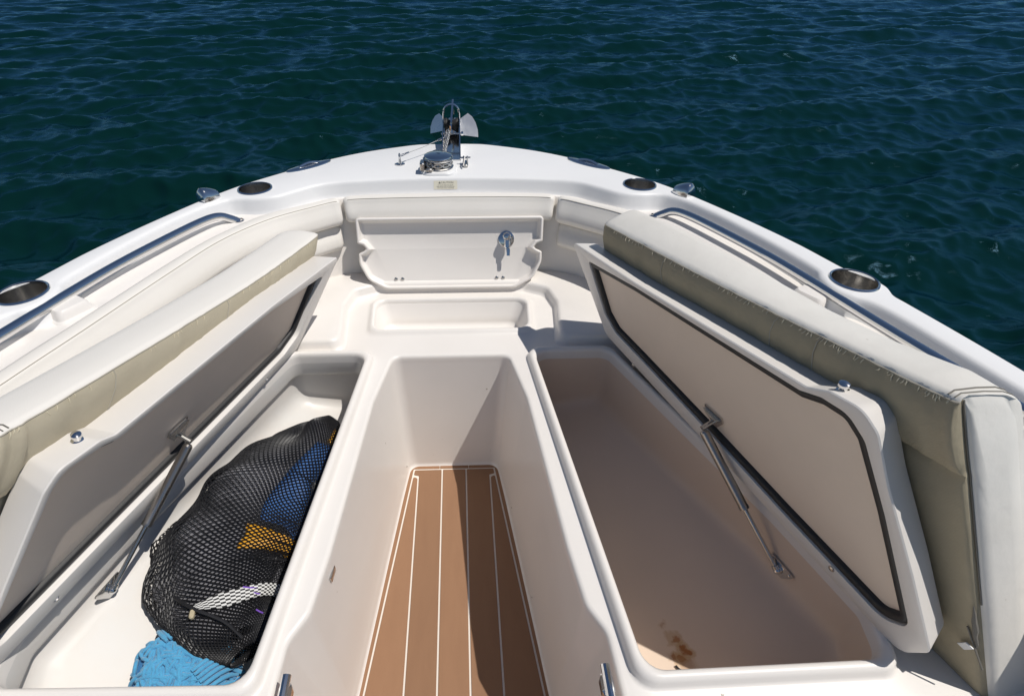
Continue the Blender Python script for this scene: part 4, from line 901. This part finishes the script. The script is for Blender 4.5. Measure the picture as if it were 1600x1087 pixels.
g.mk('purple_thread', M['purple'], bag)['kind'] = 'stuff'

# chenille wash mitt in the aft corner
mc = np.array([-0.486, 0.468, 0]); mc[2] = pf(mc[0], mc[1])
mi = empty('wash_mitt', tuple(mc), 'light blue chenille wash mitt in the aft corner of the port locker', 'wash mitt')
def mitt_h(a, b): return 0.066*max(0.0, 1-(a/0.088)**2-(b/0.085)**2)**0.5
rows = [[(lambda a, b: np.array([mc[0]+a, mc[1]+b, pf(mc[0]+a, mc[1]+b)+0.004+0.8*mitt_h(a, b)]))(0.084*r_*math.cos(t), 0.080*r_*math.sin(t)) for t in np.linspace(0, 2*math.pi, 28, endpoint=False)] for r_ in (1.0, 0.9, 0.75, 0.55, 0.35, 0.15, 0.01)]
mk('pad', *loft(rows), M['mittband'], mi, smooth=80)
q = np.random.default_rng(21); nood = []
for _ in range(460):
    a, b = q.normal(0, 0.038, 2); b *= 1.0
    if (a/0.086)**2+(b/0.082)**2 > 1: continue
    hz = mitt_h(a, b); t = q.uniform(0, 6.28); ln = q.uniform(0.012, 0.022); lift = q.uniform(0.002, 0.012)
    base_ = np.array([mc[0]+a, mc[1]+b, 0])
    P = []
    for s_ in (-1, -0.5, 0, 0.5, 1):
        xx, yy = base_[0]+ln*s_*math.cos(t)+0.004*s_*s_*math.sin(t), base_[1]+ln*s_*math.sin(t)
        hh = mitt_h(xx-mc[0], yy-mc[1]); P.append((xx, yy, pf(xx, yy)+0.004+0.85*hh+lift*(1-0.6*s_*s_)))
    nood.append(tube(cr(P, 3), [0.0022]+[0.0036]*11+[0.0022], 6))
g = MB()
for n_ in nood: g.add(n_)
tag(g.mk('chenille_strands', M['mitt'], mi, smooth=80), kind='stuff')
for (ax, ay, bx, by) in ((-0.075, 0.035, -0.025, 0.078), (0.025, -0.06, 0.082, 0.01)):
    pass
for s_, (cx_, cy_, an_) in enumerate(((-0.035, 0.062, 0.9), (0.062, -0.012, -0.7))):
    g = MB()     # flat ribbed cuffs at the edge of the mitt
    ex, ey = np.array([math.cos(an_), math.sin(an_), 0]), np.array([-math.sin(an_), math.cos(an_), 0])
    for r_ in range(7):
        o_ = (r_-3)*0.0072
        P = [mc+np.array([cx_, cy_, 0])+ex*o_+ey*t for t in np.linspace(-0.026, 0.026, 6)]
        P = [np.array([p[0], p[1], pf(p[0], p[1])+0.012+0.9*mitt_h(p[0]-mc[0], p[1]-mc[1])+0.006]) for p in P]
        g.add(tube(P, [0.003]+[0.0042]*4+[0.003], 6))
    g.mk('ribbed_cuff', M['mitt'], mi, smooth=80)
    P = [mc+np.array([cx_, cy_, 0])+ex*0.027+ey*t for t in np.linspace(-0.028, 0.028, 6)]
    P = [np.array([p[0], p[1], pf(p[0], p[1])+0.016+0.9*mitt_h(p[0]-mc[0], p[1]-mc[1])+0.004]) for p in P]
    mk('binding_tape', *tube(P, 0.005, 6), M['mittband'], mi)

# scrap of black cord on the starboard locker floor
sf = lockfloor(1)
P = cr([(0.428, 0.462, 0), (0.433, 0.455, 0), (0.442, 0.450, 0), (0.446, 0.443, 0), (0.443, 0.438, 0)], 5); P[:, 2] = [sf(x, y)+0.003 for x, y, _ in P]
c = mk('cord_scrap', *tube(P, 0.0022, 6), M['black'], None); tag(c, 'short bent scrap of black cord beside the rust stains', 'cord')
